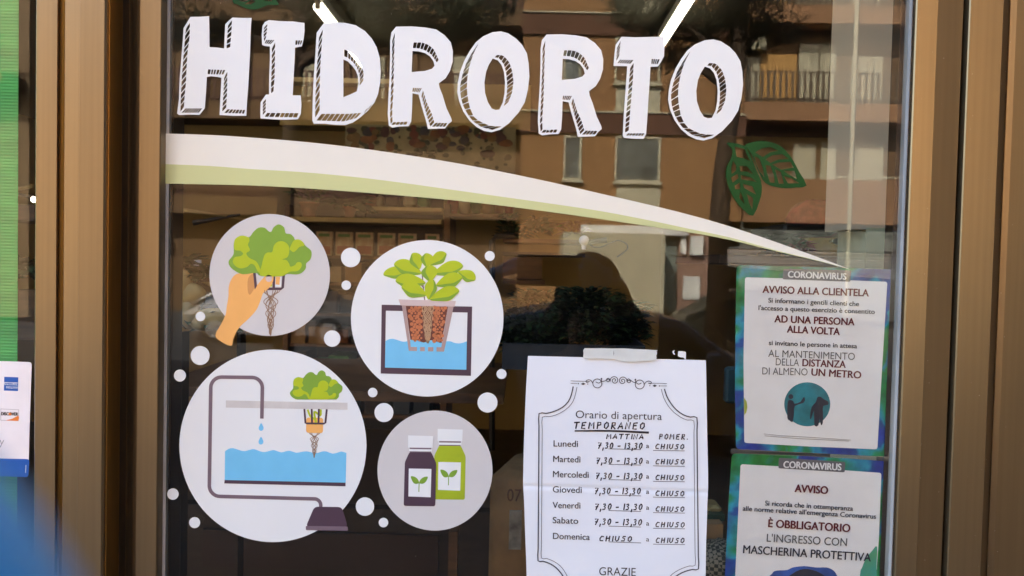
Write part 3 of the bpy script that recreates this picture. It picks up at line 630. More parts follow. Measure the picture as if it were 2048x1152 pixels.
# ================================================================== OPENING HOURS SHEET (outside, taped)
paper_m = mat('white_paper', (0.73, 0.81, 0.86), 0.7, var=0.02, scale=7, bump=0.3)
ink = mat('black_print_ink', (0.012, 0.013, 0.02), 0.6)
pen = mat('felt_pen_ink', (0.006, 0.006, 0.018), 0.5)
line_ink = mat('navy_print_line', (0.035, 0.04, 0.06), 0.6)
hs = empty('opening_hours_sheet', P(1234, 960), 'white paper sheet of opening hours with handwritten times, taped up', 'notice')
edgeL = smooth([(1056, 711.5), (1053, 760), (1050.6, 810), (1048, 880), (1046.5, 940), (1046.2, 968), (1048, 1000), (1050, 1060), (1052, 1112), (1053, 1152), (1053, 1215)], 3, False)
edgeR = smooth([(1411.4, 720.2), (1412.5, 780), (1413.5, 850), (1415, 919), (1415.5, 950), (1415.2, 981), (1413.5, 1010), (1413, 1033), (1411, 1090), (1410, 1152), (1408, 1223)], 3, False)
def wave(u, v):   # how far the paper stands off the glass, metres
    fold = math.exp(-((v - 0.51) / .016) ** 2)
    return 0.0012 + .0014 * math.sin(u * 2.2 + .4) * (v ** .8) + .0009 * math.sin(u * 5 + v * 4) * v + .0016 * abs(u - .5) * v - .0006 * fold + .0012 * max(0, v - .8)
mb = MB(); NU, NV = 28, 140; vs = []
for j in range(NV + 1):
    v = j / NV; q = v * (len(edgeL) - 1); i0 = min(int(q), len(edgeL) - 2); f = q - i0
    l = Vector(edgeL[i0]).lerp(Vector(edgeL[i0 + 1]), f); r = Vector(edgeR[i0]).lerp(Vector(edgeR[i0 + 1]), f)
    for i in range(NU + 1):
        u = i / NU; p = l.lerp(r, u); w3 = P(p.x, p.y); vs.append((w3.x, -wave(u, v), w3.z))
k = len(vs); vs += [(x, y + .00012, z) for x, y, z in vs]
fs = [(j * (NU + 1) + i, j * (NU + 1) + i + 1, (j + 1) * (NU + 1) + i + 1, (j + 1) * (NU + 1) + i) for j in range(NV) for i in range(NU)]
fs = fs + [tuple(x + k for x in f[::-1]) for f in fs]
mb.add(vs, fs); mb.build('sheet', paper_m, hs, smooth=True)
def onpaper(o):
    """press a printed mesh onto the waved sheet"""
    for vv in o.data.vertices:
        wx, wz = vv.co.x + hs.location.x, vv.co.z + hs.location.z
        d = Vector((wx, 0, wz)) - CAM; px = 1024 + FPX * d.dot(CR) / d.dot(CF); py = 576 - FPX * d.dot(CU) / d.dot(CF)
        v = (py - 716) / 503; u = (px - 1051) / 362
        vv.co.y = -wave(max(0, min(1, u)), max(0, min(1, v))) - .0004 - (vv.co.y + hs.location.y) * -0.2 - hs.location.y
    return o
# border
bl_o = [(1146, 773), (1142.5, 789), (1136, 803), (1124, 814.5), (1107, 822.5), (1092, 826), (1078, 826.5)] + [(1078 - 2 * i / 12, 826.5 + 293.5 * i / 12) for i in range(1, 13)] + [(1086, 1121), (1100, 1126), (1112, 1134), (1121, 1144), (1127, 1153), (1133, 1168), (1136, 1190)]
bl_i = [(1153.7, 774), (1149, 794), (1142, 808), (1129, 820), (1112, 829), (1098, 832.5), (1084.5, 833.5)] + [(1084.5 - 2 * i / 12, 833.5 + 281 * i / 12) for i in range(1, 13)] + [(1093, 1115.5), (1107, 1121), (1120, 1130), (1128, 1140), (1135, 1153), (1141, 1172), (1143, 1190)]
br_o = [(1328.5, 778), (1333, 792), (1341, 806), (1352, 819), (1366, 829), (1380, 833.5), (1393, 834.5)] + [(1393 + 2.5 * i / 12, 834.5 + 301 * i / 12) for i in range(1, 13)] + [(1384, 1136.5), (1370, 1140), (1356, 1146.5), (1344, 1156), (1336, 1170), (1332, 1190)]
br_i = [(1322, 778), (1327, 795), (1335, 810), (1346, 823), (1361, 834), (1374, 839.5), (1387, 841)] + [(1387 + 2 * i / 12, 841 + 287 * i / 12) for i in range(1, 13)] + [(1378, 1129.5), (1364, 1134), (1350, 1141), (1339, 1150), (1331, 1164), (1326, 1190)]
onpaper(strokes('border_line', [bl_o, br_o], 2.3, line_ink, -.0003, hs, 2)); onpaper(strokes('border_line', [bl_i, br_i], 1.1, line_ink, -.0003, hs, 2))
t = T(1030, 680, 4.607)
def spiral(cx, cy, r0, r1, a0, turns, n=26): return [(cx + (r0 + (r1 - r0) * i / n) * math.cos(math.radians(a0 + 360 * turns * i / n)), cy + (r0 + (r1 - r0) * i / n) * math.sin(math.radians(a0 + 360 * turns * i / n))) for i in range(n + 1)]
orn = [spiral(915, 370, 40, 6, 170, 1.75), spiral(990, 374, 40, 6, 10, -1.75), [(875, 365), (860, 350), (835, 370), (815, 378), (795, 380)], [(1030, 368), (1045, 355), (1075, 378), (1095, 388), (1112, 390)],
       spiral(757, 397, 42, 40, 0, 1, 30), spiral(1147, 407, 42, 40, 0, 1, 30), [(745, 385), (770, 395), (795, 375), (797, 352)], [(1160, 395), (1135, 405), (1110, 385), (1106, 362)], spiral(857, 368, 18, 8, 250, -1.1, 12), spiral(1046, 378, 18, 8, -60, 1.1, 12),
       [(715, 395), (700, 372), (675, 364), (652, 376), (660, 388), (680, 382)], [(1190, 405), (1205, 385), (1232, 376), (1255, 388), (1248, 402), (1228, 396)]]
onpaper(strokes('scroll_ornament', [t(l) for l in orn], 1.5, line_ink, -.0003, hs, 2))
tag(onpaper(strokes('ornament_rule', [t(l) for l in [[(513, 374), (690, 381)], [(513, 397), (572, 400)], [(1225, 396), (1396, 399)], [(1330, 421), (1396, 421)]]], .9, line_ink, -.0003, hs)), kind='stuff')
tag(onpaper(sheet('ornament_dots', [[t(ell(583, 400, 6, n=10))], [t(ell(669, 403, 5, n=10))], [t([(605, 402), (627, 391), (650, 402), (627, 413)])], [t(ell(1240, 419, 5, n=10))], [t(ell(1328, 421, 6, n=10))], [t([(1264, 420), (1285, 408), (1307, 420), (1285, 431)])], [t(ell(795, 355, 8, n=10))], [t(ell(1107, 363, 8, n=10))]], line_ink, -.0003, hs, 0, True)), kind='stuff')
def ptext(s, a, b, cap, m=None, off=.002): return onpaper(text('lettering', s, a, b, cap, m or ink, -.0003, hs, off))
ptext('Orario di apertura', (1151, 835.2), (1323, 839.3), 15, off=-.004)
for s, a, b in [('Lunedì', (1106.8, 892), (1155.5, 892.9)), ('Martedì', (1106, 922.7), (1160.3, 924)), ('Mercoledì', (1105.5, 953), (1176.8, 954.8)), ('Giovedì', (1105.2, 983.5), (1163, 985)), ('Venerdì', (1104.7, 1014.8), (1160.3, 1016)), ('Sabato', (1105, 1044.8), (1155.8, 1046.5)), ('Domenica', (1105.5, 1076.5), (1179, 1078.8))]:
    ptext(s, a, b, 12.2, off=.004)
ptext('GRAZIE', (1197.8, 1148.7), (1270.6, 1150.2), 16, off=-.002)
# pen handwriting: strokes in a unit box, y up
G = {'0': [[(.5, 1), (.15, .75), (.1, .3), (.4, 0), (.75, .25), (.85, .7), (.6, 1), (.45, .97)]], '1': [[(.45, 1), (.4, 0)]], '3': [[(.15, .92), (.6, 1), (.7, .75), (.35, .55), (.75, .35), (.6, .05), (.1, .05)]],
     '7': [[(.05, .95), (.85, 1), (.3, 0)], [(.2, .5), (.75, .55)]], ',': [[(.5, .12), (.3, -.3)]], '-': [[(.1, .42), (.8, .45)]], '.': [[(.4, .02), (.5, .06)]],
     'A': [[(0, 0), (.5, 1), (.85, 0)], [(.15, .35), (.8, .38)]], 'C': [[(.85, .9), (.45, 1), (.1, .5), (.2, .08), (.8, .05)]], 'H': [[(.1, 1), (.05, 0)], [(.8, 1), (.75, 0)], [(.05, .5), (.8, .55)]], 'I': [[(.45, 1), (.4, 0)]],
     'U': [[(.1, 1), (.1, .25), (.4, 0), (.75, .25), (.85, 1)]], 'S': [[(.8, .95), (.35, .95), (.2, .7), (.7, .45), (.6, .05), (.05, .03)]], 'O': [[(.5, 1), (.1, .7), (.15, .15), (.5, 0), (.85, .4), (.75, .9), (.4, .98)]],
     'T': [[(0, .95), (.95, 1)], [(.5, .97), (.4, 0)]], 'E': [[(.8, 1), (.15, .95), (.1, .03), (.75, .02)], [(.12, .5), (.65, .53)]], 'M': [[(.05, 0), (.15, 1), (.45, .45), (.8, 1), (.9, 0)]], 'P': [[(.15, 0), (.15, 1), (.7, .95), (.75, .6), (.2, .5)]],
     'R': [[(.1, 0), (.15, 1), (.7, .95), (.7, .6), (.2, .5), (.8, 0)]], 'N': [[(.05, 0), (.12, 1), (.75, 0), (.85, 1)]]}
def hand(s, x0, x1, yb, h, lw, slope=.012, slant=.14, wd=.72):
    ls = []; wts = [{' ': .6, ',': .5, '.': .4, '-': .9, '1': .5, 'I': .45, 'M': 1.15}.get(c, 1) for c in s]; tot = sum(wts); x = x0
    for c, wt in zip(s, wts):
        cw = (x1 - x0) * wt / tot
        for st in G.get(c, []):
            jx, jy = random.uniform(-.3, .3), random.uniform(-.4, .4)
            ls.append([(x + cw * (.08 + wd * p[0] * (1 if wt > .6 else 1.2)) + slant * p[1] * h + jx, yb + (x - x0) * slope - p[1] * h + jy) for p in st])
        x += cw
    return onpaper(strokes('handwriting', ls, lw * 1.45, pen, -.0004, hs, 3 if False else 0))
hand('TEMPORANEO', 1146, 1292, 856, 12.5, 1.9)
onpaper(strokes('pen_underline', [[(1150, 861), (1220, 861), (1296, 864.5)]], 3.0, pen, -.0004, hs, 3, 4.2))
hand('MATTINA', 1211, 1289, 876.5, 9, 1.5); hand('POMER.', 1316, 1376, 877.5, 10, 1.5)
for k, (x0_, x1_, yb) in enumerate([(1194, 1286, 896), (1191, 1286, 926), (1190, 1286, 956.5), (1188, 1282, 986.5), (1188.5, 1285.5, 1018), (1187.5, 1285, 1048)]):
    hand('7,30 - 13,30', x0_, x1_, yb, 11.5, 1.6)
hand('CHIUSO', 1197, 1266, 1080.5, 9.5, 1.6)
for yb in (898, 928, 959.5, 991.3, 1022, 1053, 1084.5): hand('CHIUSO', 1309, 1370, yb - 1, 9.3, 1.5)
for yb in (893, 924, 954, 984.5, 1016, 1047.5, 1079): ptext('a', (1291.5, yb + 2), (1297.5, yb + 2.2), 9)
onpaper(strokes('rule_line', [[(1217, y), (1250, y + .8), (1281, y + 1.7)] for y in (896.8, 927.6, 958.3, 989, 1020, 1051, 1082.5)] + [[(1305.8, y), (1340, y + .4), (1368.5, y + .8)] for y in (900, 930.8, 961.6, 993, 1023.8, 1055, 1086.5)], 1.0, line_ink, -.0003, hs))
# masking tape and residue
tape = film_mat('frosted_tape', (0.72, 0.80, 0.77), 0.90, .12, .3, .05, 26, (1, 1, 1))
t = T(1030, 680, 4.607)
o = sheet('sticky_tape', [t([(640, 72), (700, 74), (790, 73), (905, 76), (905, 168), (850, 170), (780, 167), (700, 169), (625, 165), (630, 120), (626, 95)])], tape, -.0032, thick=.0002)
tag(o, 'left piece of frosted tape along the top edge of the hours sheet', 'tape', 'tape holding the hours sheet')
o = sheet('sticky_tape', [t([(902, 75), (990, 74), (1100, 80), (1230, 86), (1312, 92), (1299, 104), (1306, 120), (1296, 140), (1301, 160), (1292, 181), (1180, 190), (1080, 197), (1000, 196), (940, 180), (900, 168), (910, 120)])], tape, -.0035, thick=.0002)
tag(o, 'wrinkled right piece of frosted tape on the hours sheet, overlapping the left', 'tape', 'tape holding the hours sheet')
o = sheet('tape_scrap', [[t([(1503, 102), (1540, 103), (1574, 110), (1574, 178), (1560, 177), (1556, 165), (1545, 160), (1525, 160), (1500, 148)])], [t([(1452, 100), (1472, 92), (1464, 112), (1476, 134), (1462, 134), (1450, 118)])]], white_v, YV, thick=.0002, multi=True)
tag(o, 'torn white scrap of tape left on the glass beside the taped sheet', 'tape scrap')

# ================================================================== POSTERS behind the glass
wc = watercolour('watercolour_print'); poster_w = mat('poster_white', (0.76, 0.84, 0.93), .5, var=.02); plate_m = mat('grey_plate_print', (0.12, 0.13, 0.16), .5)
maroon = mat('maroon_print', (0.11, 0.006, 0.022), .5); grey_i = mat('grey_print', (0.11, 0.125, 0.14), .5); navy_i = mat('dark_navy_print', (0.018, 0.025, 0.05), .5); teal = mat('teal_print', (0.015, 0.22, 0.30), .5, var=.25, scale=40)
PLANE = 0.0105; Yp = 0.0105
def psheet(*a, **k): return sheet(*a, **k)
ps = empty('notice_poster', P(1630, 722, PLANE), 'upper notice poster with painted blue and green border asking for one person at a time', 'poster')
sheet('painted_border', [roundpoly([(1473, 530), (1560, 532), (1680, 535), (1795.5, 539.5), (1790, 700), (1783, 820), (1777.5, 914), (1640, 907), (1472, 898.5), (1470, 780), (1471, 650)], 9)], wc, Yp, ps)
sheet('white_field', [roundpoly([(1490, 554.5), (1630, 558), (1774.5, 563.5), (1765, 720), (1754.5, 898.5), (1620, 893), (1488.5, 885.5), (1487, 720)], 5)], poster_w, Yp - .0002, ps)
sheet('heading_plate', [roundpoly([(1567, 537.5), (1702, 541), (1700.5, 563.5), (1565, 558.5)], 3)], plate_m, Yp - .0004, ps)
def pt(s, a, b, cap, m, par, off=.012): return text('lettering', s, a, b, cap, m, Yp - .0007, par, off)
pt('CORONAVIRUS', (1575, 554.8), (1691, 559.5), 12.6, poster_w, ps, .02)
pt('AVVISO ALLA CLIENTELA', (1524.3, 585.5), (1736, 593), 14, maroon, ps, .018)
pt('Si informano i gentili clienti che', (1536, 605), (1717, 612.3), 9.2, navy_i, ps)
pt("l'accesso a questo esercizio è consentito", (1516.5, 619.8), (1748.5, 627.8), 9.2, navy_i, ps)
pt('AD UNA PERSONA', (1548, 644.5), (1707.5, 650.8), 14, maroon, ps, .018)
pt('ALLA VOLTA', (1573, 665), (1678, 670.3), 14, maroon, ps, .018)
pt('si invitano le persone in attesa', (1537, 690), (1713, 696.5), 9.2, navy_i, ps)
pt('AL MANTENIMENTO', (1536, 713.3), (1709, 719.8), 14, grey_i, ps, .0)
pt('DELLA', (1551, 730.3), (1597.5, 732.2), 14, grey_i, ps, .0); pt('DISTANZA', (1604, 732.2), (1690, 735.7), 14, maroon, ps, .016)
pt('DI ALMENO', (1524, 748.6), (1614.6, 750.8), 14, grey_i, ps, .0); pt('UN METRO', (1621.7, 750.8), (1720.6, 757), 14, maroon, ps, .018)
pc = sheet('pictogram_disc', [ell(1614.3, 808.5, 46, 44)], teal, Yp - .0004, ps)
t = T(1440, 490, 2.68)
sheet('figure', [[t(ell(379, 812, 13, n=16))], [t(smooth([(362, 845), (372, 830), (392, 836), (398, 850), (430, 840), (446, 816), (455, 822), (446, 846), (400, 862), (396, 900), (388, 948), (372, 940), (360, 926)], 2))]], navy_i, Yp - .0007, pc, multi=True)
sheet('figure', [[t(smooth([(516, 832), (522, 815), (538, 813), (555, 826), (578, 838), (578, 856), (552, 862), (551, 900), (550, 952), (540, 965), (532, 930), (526, 966), (505, 966), (503, 885), (488, 930), (481, 925), (490, 868), (510, 846)], 2))]], navy_i, Yp - .0007, pc, multi=True)
strokes('fine_print', [t([(235, 1012), (330, 1022), (480, 1030), (700, 1045)]), t([(240, 1022), (400, 1036), (690, 1050)])], .8, grey_i, Yp - .0007, ps)
sheet('round_logo', [[t([(128, 818), (142, 838), (146, 868), (140, 896), (129, 912)])]], mat('yellow_green_print', (.35, .45, .08), .5), Yp - .0008, ps, multi=True)
ps2 = empty('notice_poster', P(1617, 1060, PLANE), 'lower notice poster with green and blue border about protective masks, cut by the picture edge', 'poster')
Y0 = Yp + .0006
sheet('painted_border', [roundpoly([(1464, 907), (1560, 909.5), (1700, 917), (1784.5, 924), (1780, 1000), (1770, 1152), (1762, 1260), (1445, 1240), (1450, 1152), (1457, 1010)], 9)], wc, Y0, ps2)
sheet('white_field', [roundpoly([(1481.4, 928.7), (1620, 936), (1763, 946), (1758, 1080), (1752.5, 1152), (1747, 1225), (1466, 1210), (1470.7, 1152), (1476, 1040)], 5)], poster_w, Y0 - .0002, ps2)
sheet('heading_plate', [roundpoly([(1558, 915.5), (1691, 924), (1689.5, 944.8), (1556.8, 936.6)], 3)], plate_m, Y0 - .0004, ps2)
pt('CORONAVIRUS', (1566, 935.2), (1681, 940.6), 13, poster_w, ps2, .02)
pt('AVVISO', (1588.3, 983.7), (1654, 987.8), 14.8, maroon, ps2, .022)
pt('Si ricorda che in ottemperanza', (1529.4, 1010.5), (1705, 1021.5), 9.5, navy_i, ps2)
pt("alle norme relative all'emergenza Coronavirus", (1484.8, 1021), (1751, 1037.4), 9.5, navy_i, ps2)
pt('È OBBLIGATORIO', (1535.5, 1054), (1698.6, 1064), 15.5, maroon, ps2, .018)
pt("L'INGRESSO CON", (1532.8, 1082.9), (1693, 1092), 15.5, grey_i, ps2, .004)
pt('MASCHERINA PROTETTIVA', (1485.5, 1106), (1740.5, 1122.5), 16, navy_i, ps2, .010)
t = T(1440, 890, 4.397)
pic = sheet('painted_mask', [t(smooth([(440, 1230), (460, 1130), (500, 1105), (590, 1100), (640, 1078), (740, 1066), (850, 1078), (940, 1078), (1000, 1105), (1030, 1150), (1060, 1230)], 3))], mat('blue_wash_print', (0.03, 0.10, 0.42), .5, var=.3, scale=30), Y0 - .0005, ps2)
sheet('mask_dark_patch', [t(smooth([(560, 1220), (640, 1130), (740, 1090), (850, 1110), (930, 1160), (960, 1220)], 3))], navy_i, Y0 - .0007, pic)  # darker navy patch within the painted mask
sheet('green_wash', [t(smooth([(1382, 895), (1340, 930), (1300, 980), (1270, 1030), (1250, 1080), (1235, 1120), (1240, 1260), (1370, 1260), (1376, 1080)], 3))], mat('lime_wash_print', (0.10, 0.36, 0.16), .5, var=.3, scale=25, col2=(0.02, .30, .34)), Y0 - .0004, ps2)
# the clear sleeve both posters sit in
sleeve = film_mat('clear_plastic_sleeve', (0.62, 0.62, 0.60), 0.16, .14, .18, .05, 10, (0.5, 1, 26))
PLANE = 0.0085
o = sheet('plastic_sleeve', [[(1455, 498), (1560, 500), (1700, 505), (1799, 511), (1797, 560), (1455, 533)]], sleeve, 0.0085, thick=.0002); tag(o, 'clear plastic strip with streaks above the upper notice poster', 'plastic sleeve')
o = sheet('plastic_sleeve', [[(1462, 896), (1620, 905), (1779, 912), (1777, 922), (1620, 914), (1461, 907)]], sleeve, 0.0085, thick=.0002); tag(o, 'thin clear plastic edge between the two notice posters', 'plastic sleeve')
PLANE = 0.0

# ================================================================== CARD STICKER AND GREEN SCREEN (side window)
card_b = mat('card_blue_print', (0.0, 0.09, 0.42), .35, var=.02); card_o = mat('orange_print', (0.75, 0.22, 0.03), .4)
cs = empty('card_sticker', P(-20, 838), 'white card payment sticker with a blue bottom band on the side window', 'sticker')
sheet('face', [roundpoly([(-150, 718), (64, 724), (60, 840), (57, 954), (-150, 948)], 7)], mat('white_sticker', (.82, .82, .84), .35, var=.02), YV, cs)
sheet('blue_band', [roundpoly([(-150, 914), (-60, 915.5), (59.3, 918), (57, 954), (-150, 948)], 6)], card_b, YV - .0001, cs)
ab = sheet('card_logo', [[(9, 753.5), (37, 754.5), (36.5, 782), (8.3, 781)]], card_b, YV - .0001, cs)
sheet('logo_band', [[(9.5, 764), (36, 765), (36, 770.5), (9.5, 769.5)], ], white_v, YV - .00015, ab)
sheet('logo_band', [[(13, 772), (36, 773), (36, 777.5), (13, 776.5)], ], white_v, YV - .00015, ab)
text('lettering', 'AMERICAN', (10, 769), (35.5, 770), 4, card_b, YV - .0002, ab, .03); text('lettering', 'EXPRESS', (14, 776.3), (35.5, 777.2), 3.8, card_b, YV - .0002, ab, .03)
db = sheet('card_logo', [[(2, 817.3), (38, 819), (37.6, 842), (1.6, 840.5)], [(2.6, 818), (37.4, 819.6), (37, 841.3), (2.2, 839.8)]], mat('thin_grey_line', (.3, .3, .32), .5), YV - .0001, cs)
text('lettering', 'DISCOVER', (2.8, 830.3), (36, 831.3), 6.2, ink, YV - .0002, db, .03); sheet('orange_ball', [ell(20.5, 828, 3.0, n=16)], card_o, YV - .00022, db)
sheet('orange_swoosh', [smooth([(12, 840.5), (26, 837), (37.3, 831), (37.1, 841.2), (24, 841)], 2)], card_o, YV - .00015, db)
text('lettering', 'y', (-1, 890), (8.6, 890.4), 16, mat('mid_grey_print', (.3, .3, .32), .5), YV - .0001, cs, -.01)
text('lettering', 'Pa', (-30, 889.3), (-2.5, 889.9), 16, MATS['mid_grey_print'], YV - .0001, cs, -.01)
strokes('fine_print', [[(52.6, 930), (51.8, 945)]], 1.2, white_v, YV - .0002, cs)
screen = mat('green_mesh_screen', (0.055, 0.42, 0.10), .6, var=.12, scale=8, stretch=(1, 1, 6))
PLANE = 0.03
mb = MB(); a = P(41, 0, .03); b = P(27, 1152, .03); n = 330; ztop, zbot = 2.9, .4
xs_ = lambda z: a.x + (a.x - b.x) / (a.z - b.z) * (z - a.z)
dz = .0019; z = 1.1; rows = []
xr = (xs_(1.6))
while z < 2.1: rows.append(z); z += dz
for i, z in enumerate(rows):
    yy =   .030 + (.0004 if i % 2 else 0); mb.add([(-3.0, yy, z), (xr, yy, z)], [])
mb.f = [(2 * i, 2 * i + 1, 2 * i + 3, 2 * i + 2) for i in range(len(rows) - 1)]; mb.mi = [0] * len(mb.f)
k = len(mb.v); mb.add([(-3.0, .0312, rows[0]), (xr, .0312, rows[0]), (xr, .0312, rows[-1]), (-3.0, .0312, rows[-1])], [(0, 1, 2, 3)])
o = mb.build('green_screen', screen); tag(o, 'green ribbed shade screen hanging behind the side window', 'screen')
PLANE = 0.0

# ================================================================== THE STREET, seen mirrored in the glass
def brick_mat(name, c1, c2, mortar, sc_=1.0):
    m = bpy.data.materials.new(name); m.use_nodes = True; n = m.node_tree.nodes; L = m.node_tree.links; b = n['Principled BSDF']; b.inputs['Roughness'].default_value = .9
    tc = n.new('ShaderNodeTexCoord'); mp = n.new('ShaderNodeMapping'); mp.inputs['Rotation'].default_value = (PI / 2, 0, 0); L.new(tc.outputs['Object'], mp.inputs[0])
    br = n.new('ShaderNodeTexBrick'); br.inputs['Color1'].default_value = (*c1, 1); br.inputs['Color2'].default_value = (*c2, 1); br.inputs['Mortar'].default_value = (*mortar, 1)
    br.inputs['Scale'].default_value = sc_; br.inputs['Brick Width'].default_value = .26; br.inputs['Row Height'].default_value = .075; br.inputs['Mortar Size'].default_value = .008
    L.new(mp.outputs[0], br.inputs[0]); L.new(br.outputs[0], b.inputs['Base Color']); return m
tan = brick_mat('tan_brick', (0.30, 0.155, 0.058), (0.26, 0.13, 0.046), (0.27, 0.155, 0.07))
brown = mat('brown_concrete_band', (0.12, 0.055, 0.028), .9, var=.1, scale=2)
umber = mat('shade_umber_render', (0.17, 0.10, 0.045), .9, var=.1, scale=1.5)  # darker brown, shade of the recessed loggias put into the colour
pinkt = mat('pink_tan_render', (0.30, 0.16, 0.075), .9, var=.08, scale=1.5)
palep = mat('pale_panel', (0.46, 0.42, 0.29), .8, var=.05, scale=2)
shut_o = mat('ochre_roller_shutter', (0.50, 0.28, 0.08), .7, var=.1, scale=9, stretch=(.2, .2, 8))
shut_b = mat('brown_roller_shutter', (0.20, 0.11, 0.04), .7, var=.1, scale=9, stretch=(.2, .2, 8))
rail_m = mat('dark_red_railing', (0.10, 0.035, 0.02), .6); rail_p = mat('brown_railing', (0.12, 0.085, 0.05), .6)
wglass = mat('window_pane_dark', (0.16, 0.17, 0.15), .15, var=.3, scale=2)
YB = -24.05; DB = 24.05
bf = empty('apartment_block', (3, YB, -0.18), 'tan brick apartment block with balconies across the street', 'building')
def rx(px): return (px - 1044) / FPX * (DB + .95)
def rz(py): return 1.6 - (py - 527) / FPX * (DB + .95)
def bpx(px, py):
    """pixel of the mirror image -> (x, z) on the facade"""
    p = RF(px, py, DB); return p.x, p.z
def slab(mbx, px0, px1, py0, py1, y0, y1):
    """box on the facade; y0/y1 are metres in front (+) of the facade line"""
    (xa, za), (xb, zb) = bpx((px0 + px1) / 2, (py0 + py1) / 2), (0, 0); s_ = (DB + .95) / FPX; wx = (px1 - px0) * s_ / 2; hz = (py1 - py0) * s_ / 2
    mbx.box((xa - wx, YB + y0, za - hz), (xa + wx, YB + y1, za + hz))
def bpart(name, m, rects, parent=bf):
    mb = MB()
    for r in rects: slab(mb, *r)
    return mb.build(name, m, parent)
s_ = (DB + .95) / FPX
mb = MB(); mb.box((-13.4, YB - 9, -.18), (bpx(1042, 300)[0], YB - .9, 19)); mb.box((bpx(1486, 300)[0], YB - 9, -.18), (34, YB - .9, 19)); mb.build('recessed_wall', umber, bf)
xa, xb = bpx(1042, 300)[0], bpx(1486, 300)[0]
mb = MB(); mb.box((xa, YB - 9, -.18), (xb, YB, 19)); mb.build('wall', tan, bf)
# storey bands: 3.1 m apart
ST = 197
for k, py in enumerate((248, 248 - ST, 248 - 2 * ST, 248 - 3 * ST)):
    z = bpx(1264, py)[1]
    mb = MB(); mb.box((xa - .05, YB - .5, z - .33), (xb + .05, YB + .09, z + .31)); mb.build('storey_band', brown, bf)
    mb = MB(); mb.box((xa - .05, YB, z + .312), (xb + .05, YB + .14, z + .36)); mb.build('band_ledge', palep, bf)
def window(px0, px1, py0, py1, panel=None, shut=None, up=0):
    f = MB(); (cx, cz) = bpx((px0 + px1) / 2, (py0 + py1) / 2 - up * ST); wx, hz = (px1 - px0) * s_ / 2, (py1 - py0) * s_ / 2; fw = .07
    for lo, hi in (((cx - wx, cz - hz), (cx - wx + fw, cz + hz)), ((cx + wx - fw, cz - hz), (cx + wx, cz + hz)), ((cx - wx + fw, cz + hz - fw), (cx + wx - fw, cz + hz)), ((cx - wx + fw, cz - hz), (cx + wx - fw, cz - hz + fw))):
        f.box((lo[0], YB, lo[1]), (hi[0], YB + .06, hi[1]))
    fr_ = f.build('window', palep, bf)
    g = MB(); g.box((cx - wx + fw, YB + .001, cz - hz + fw), (cx + wx - fw, YB + .02, cz + hz - fw)); g.build('pane' if not shut else 'roller_shutter', shut or wglass, fr_)
    s2 = MB(); s2.box((cx - wx - .05, YB + .001, cz - hz - .08), (cx + wx + .05, YB + .16, cz - hz - .002)); s2.build('sill', palep, fr_)
    if panel:
        (cx, pz) = bpx((px0 + px1) / 2, panel - up * ST); zt = cz - hz - .082; p = MB(); p.box((cx - wx + .02, YB + .002, pz), (cx + wx - .02, YB + .03, zt)); p.build('spandrel_panel', palep, fr_)
for up in (0, 1, 2):
    window(1127, 1163, 272, 360, None, None, up); window(1230, 1320, 274, 364, 424, None if up == 0 else shut_b, up)
# loggias on the right and the left
def loggia(px0, px1, py_rail_top, py_slab, m_rail, up, fascia=pinkt, nb=60, front=0.0, solid=False):
    zt = bpx((px0 + px1) / 2, py_rail_top - up * ST)[1]; zs = bpx((px0 + px1) / 2, py_slab - up * ST)[1]; x0_, x1_ = bpx(px0, py_slab)[0], bpx(px1, py_slab)[0]
    mb = MB(); mb.box((x0_, YB - .9, zs - .55), (x1_, YB + front, zs)); b_ = mb.build('balcony', fascia, bf)
    mb = MB()
    if solid: mb.box((x0_, YB + front - .12, zs + .002), (x1_, YB + front - .002, zt - .12)); mb.build('parapet', fascia, b_); mb = MB()
    mb.box((x0_, YB + front - .06, zt - .05), (x1_, YB + front - .01, zt)); 
    if not solid:
        mb.box((x0_, YB + front - .05, zs + .08), (x1_, YB + front - .02, zs + .12))
        for i in range(nb + 1):
            x = x0_ + (x1_ - x0_) * i / nb; mb.box((x - .035, YB + front - .05, zs), (x + .035, YB + front - .02, zt - .05))
            if i % 2: mb.box((x - .045, YB + front - .048, zs + .35), (x + .045, YB + front - .022, zs + .62))
    mb.build('railing', m_rail, b_)
for up in (0, 1, 2): loggia(1487, 2200, 147, 210, rail_p, up, nb=58)
loggia(1487, 2200, 355, 430, palep, 0, solid=True)
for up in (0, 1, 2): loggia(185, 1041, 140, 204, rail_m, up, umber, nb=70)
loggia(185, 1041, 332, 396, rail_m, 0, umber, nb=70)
def recess(name, m, px0, px1, py0, py1, up=0, d=-.82):
    (cx, cz) = bpx((px0 + px1) / 2, (py0 + py1) / 2 - up * ST); wx, hz = (px1 - px0) * s_ / 2, (py1 - py0) * s_ / 2
    mb = MB(); mb.box((cx - wx, YB - .898, cz - hz), (cx + wx, YB + d, cz + hz)); return mb.build(name, m, bf)
for up in (0, 1, 2):
    recess('shutter', shut_o, 1537, 1610, 96, 205, up); recess('white_door', palep, 1493, 1534, 100, 205, up); recess('white_door', palep, 1616, 1656, 74, 205, up)
    recess('white_door', palep, 1660, 1692, 74, 205, up); recess('window', palep, 1725, 1788, 100, 205, up); recess('shutter', shut_b, 1840, 1930, 90, 205, up)
    for q in (250, 420, 560, 700, 900):
        recess('white_door', palep, q, q + 60, 100, 203, up); recess('shutter', shut_b, q + 70, q + 128, 95, 203, up)
for q in ((1605, 1650), (1662, 1692), (1730, 1790)): recess('white_door', palep, q[0], q[1], 280, 362)
ac = recess('air_conditioner', palep, 1505, 1540, 58, 90, 0, -.4)
mb = MB(); (x_, z_) = bpx(1700, 300); mb.tube([(x_, YB + .14, 0.1), (x_, YB + .14, 12)], .06, 8); mb.build('drainpipe', palep, bf)
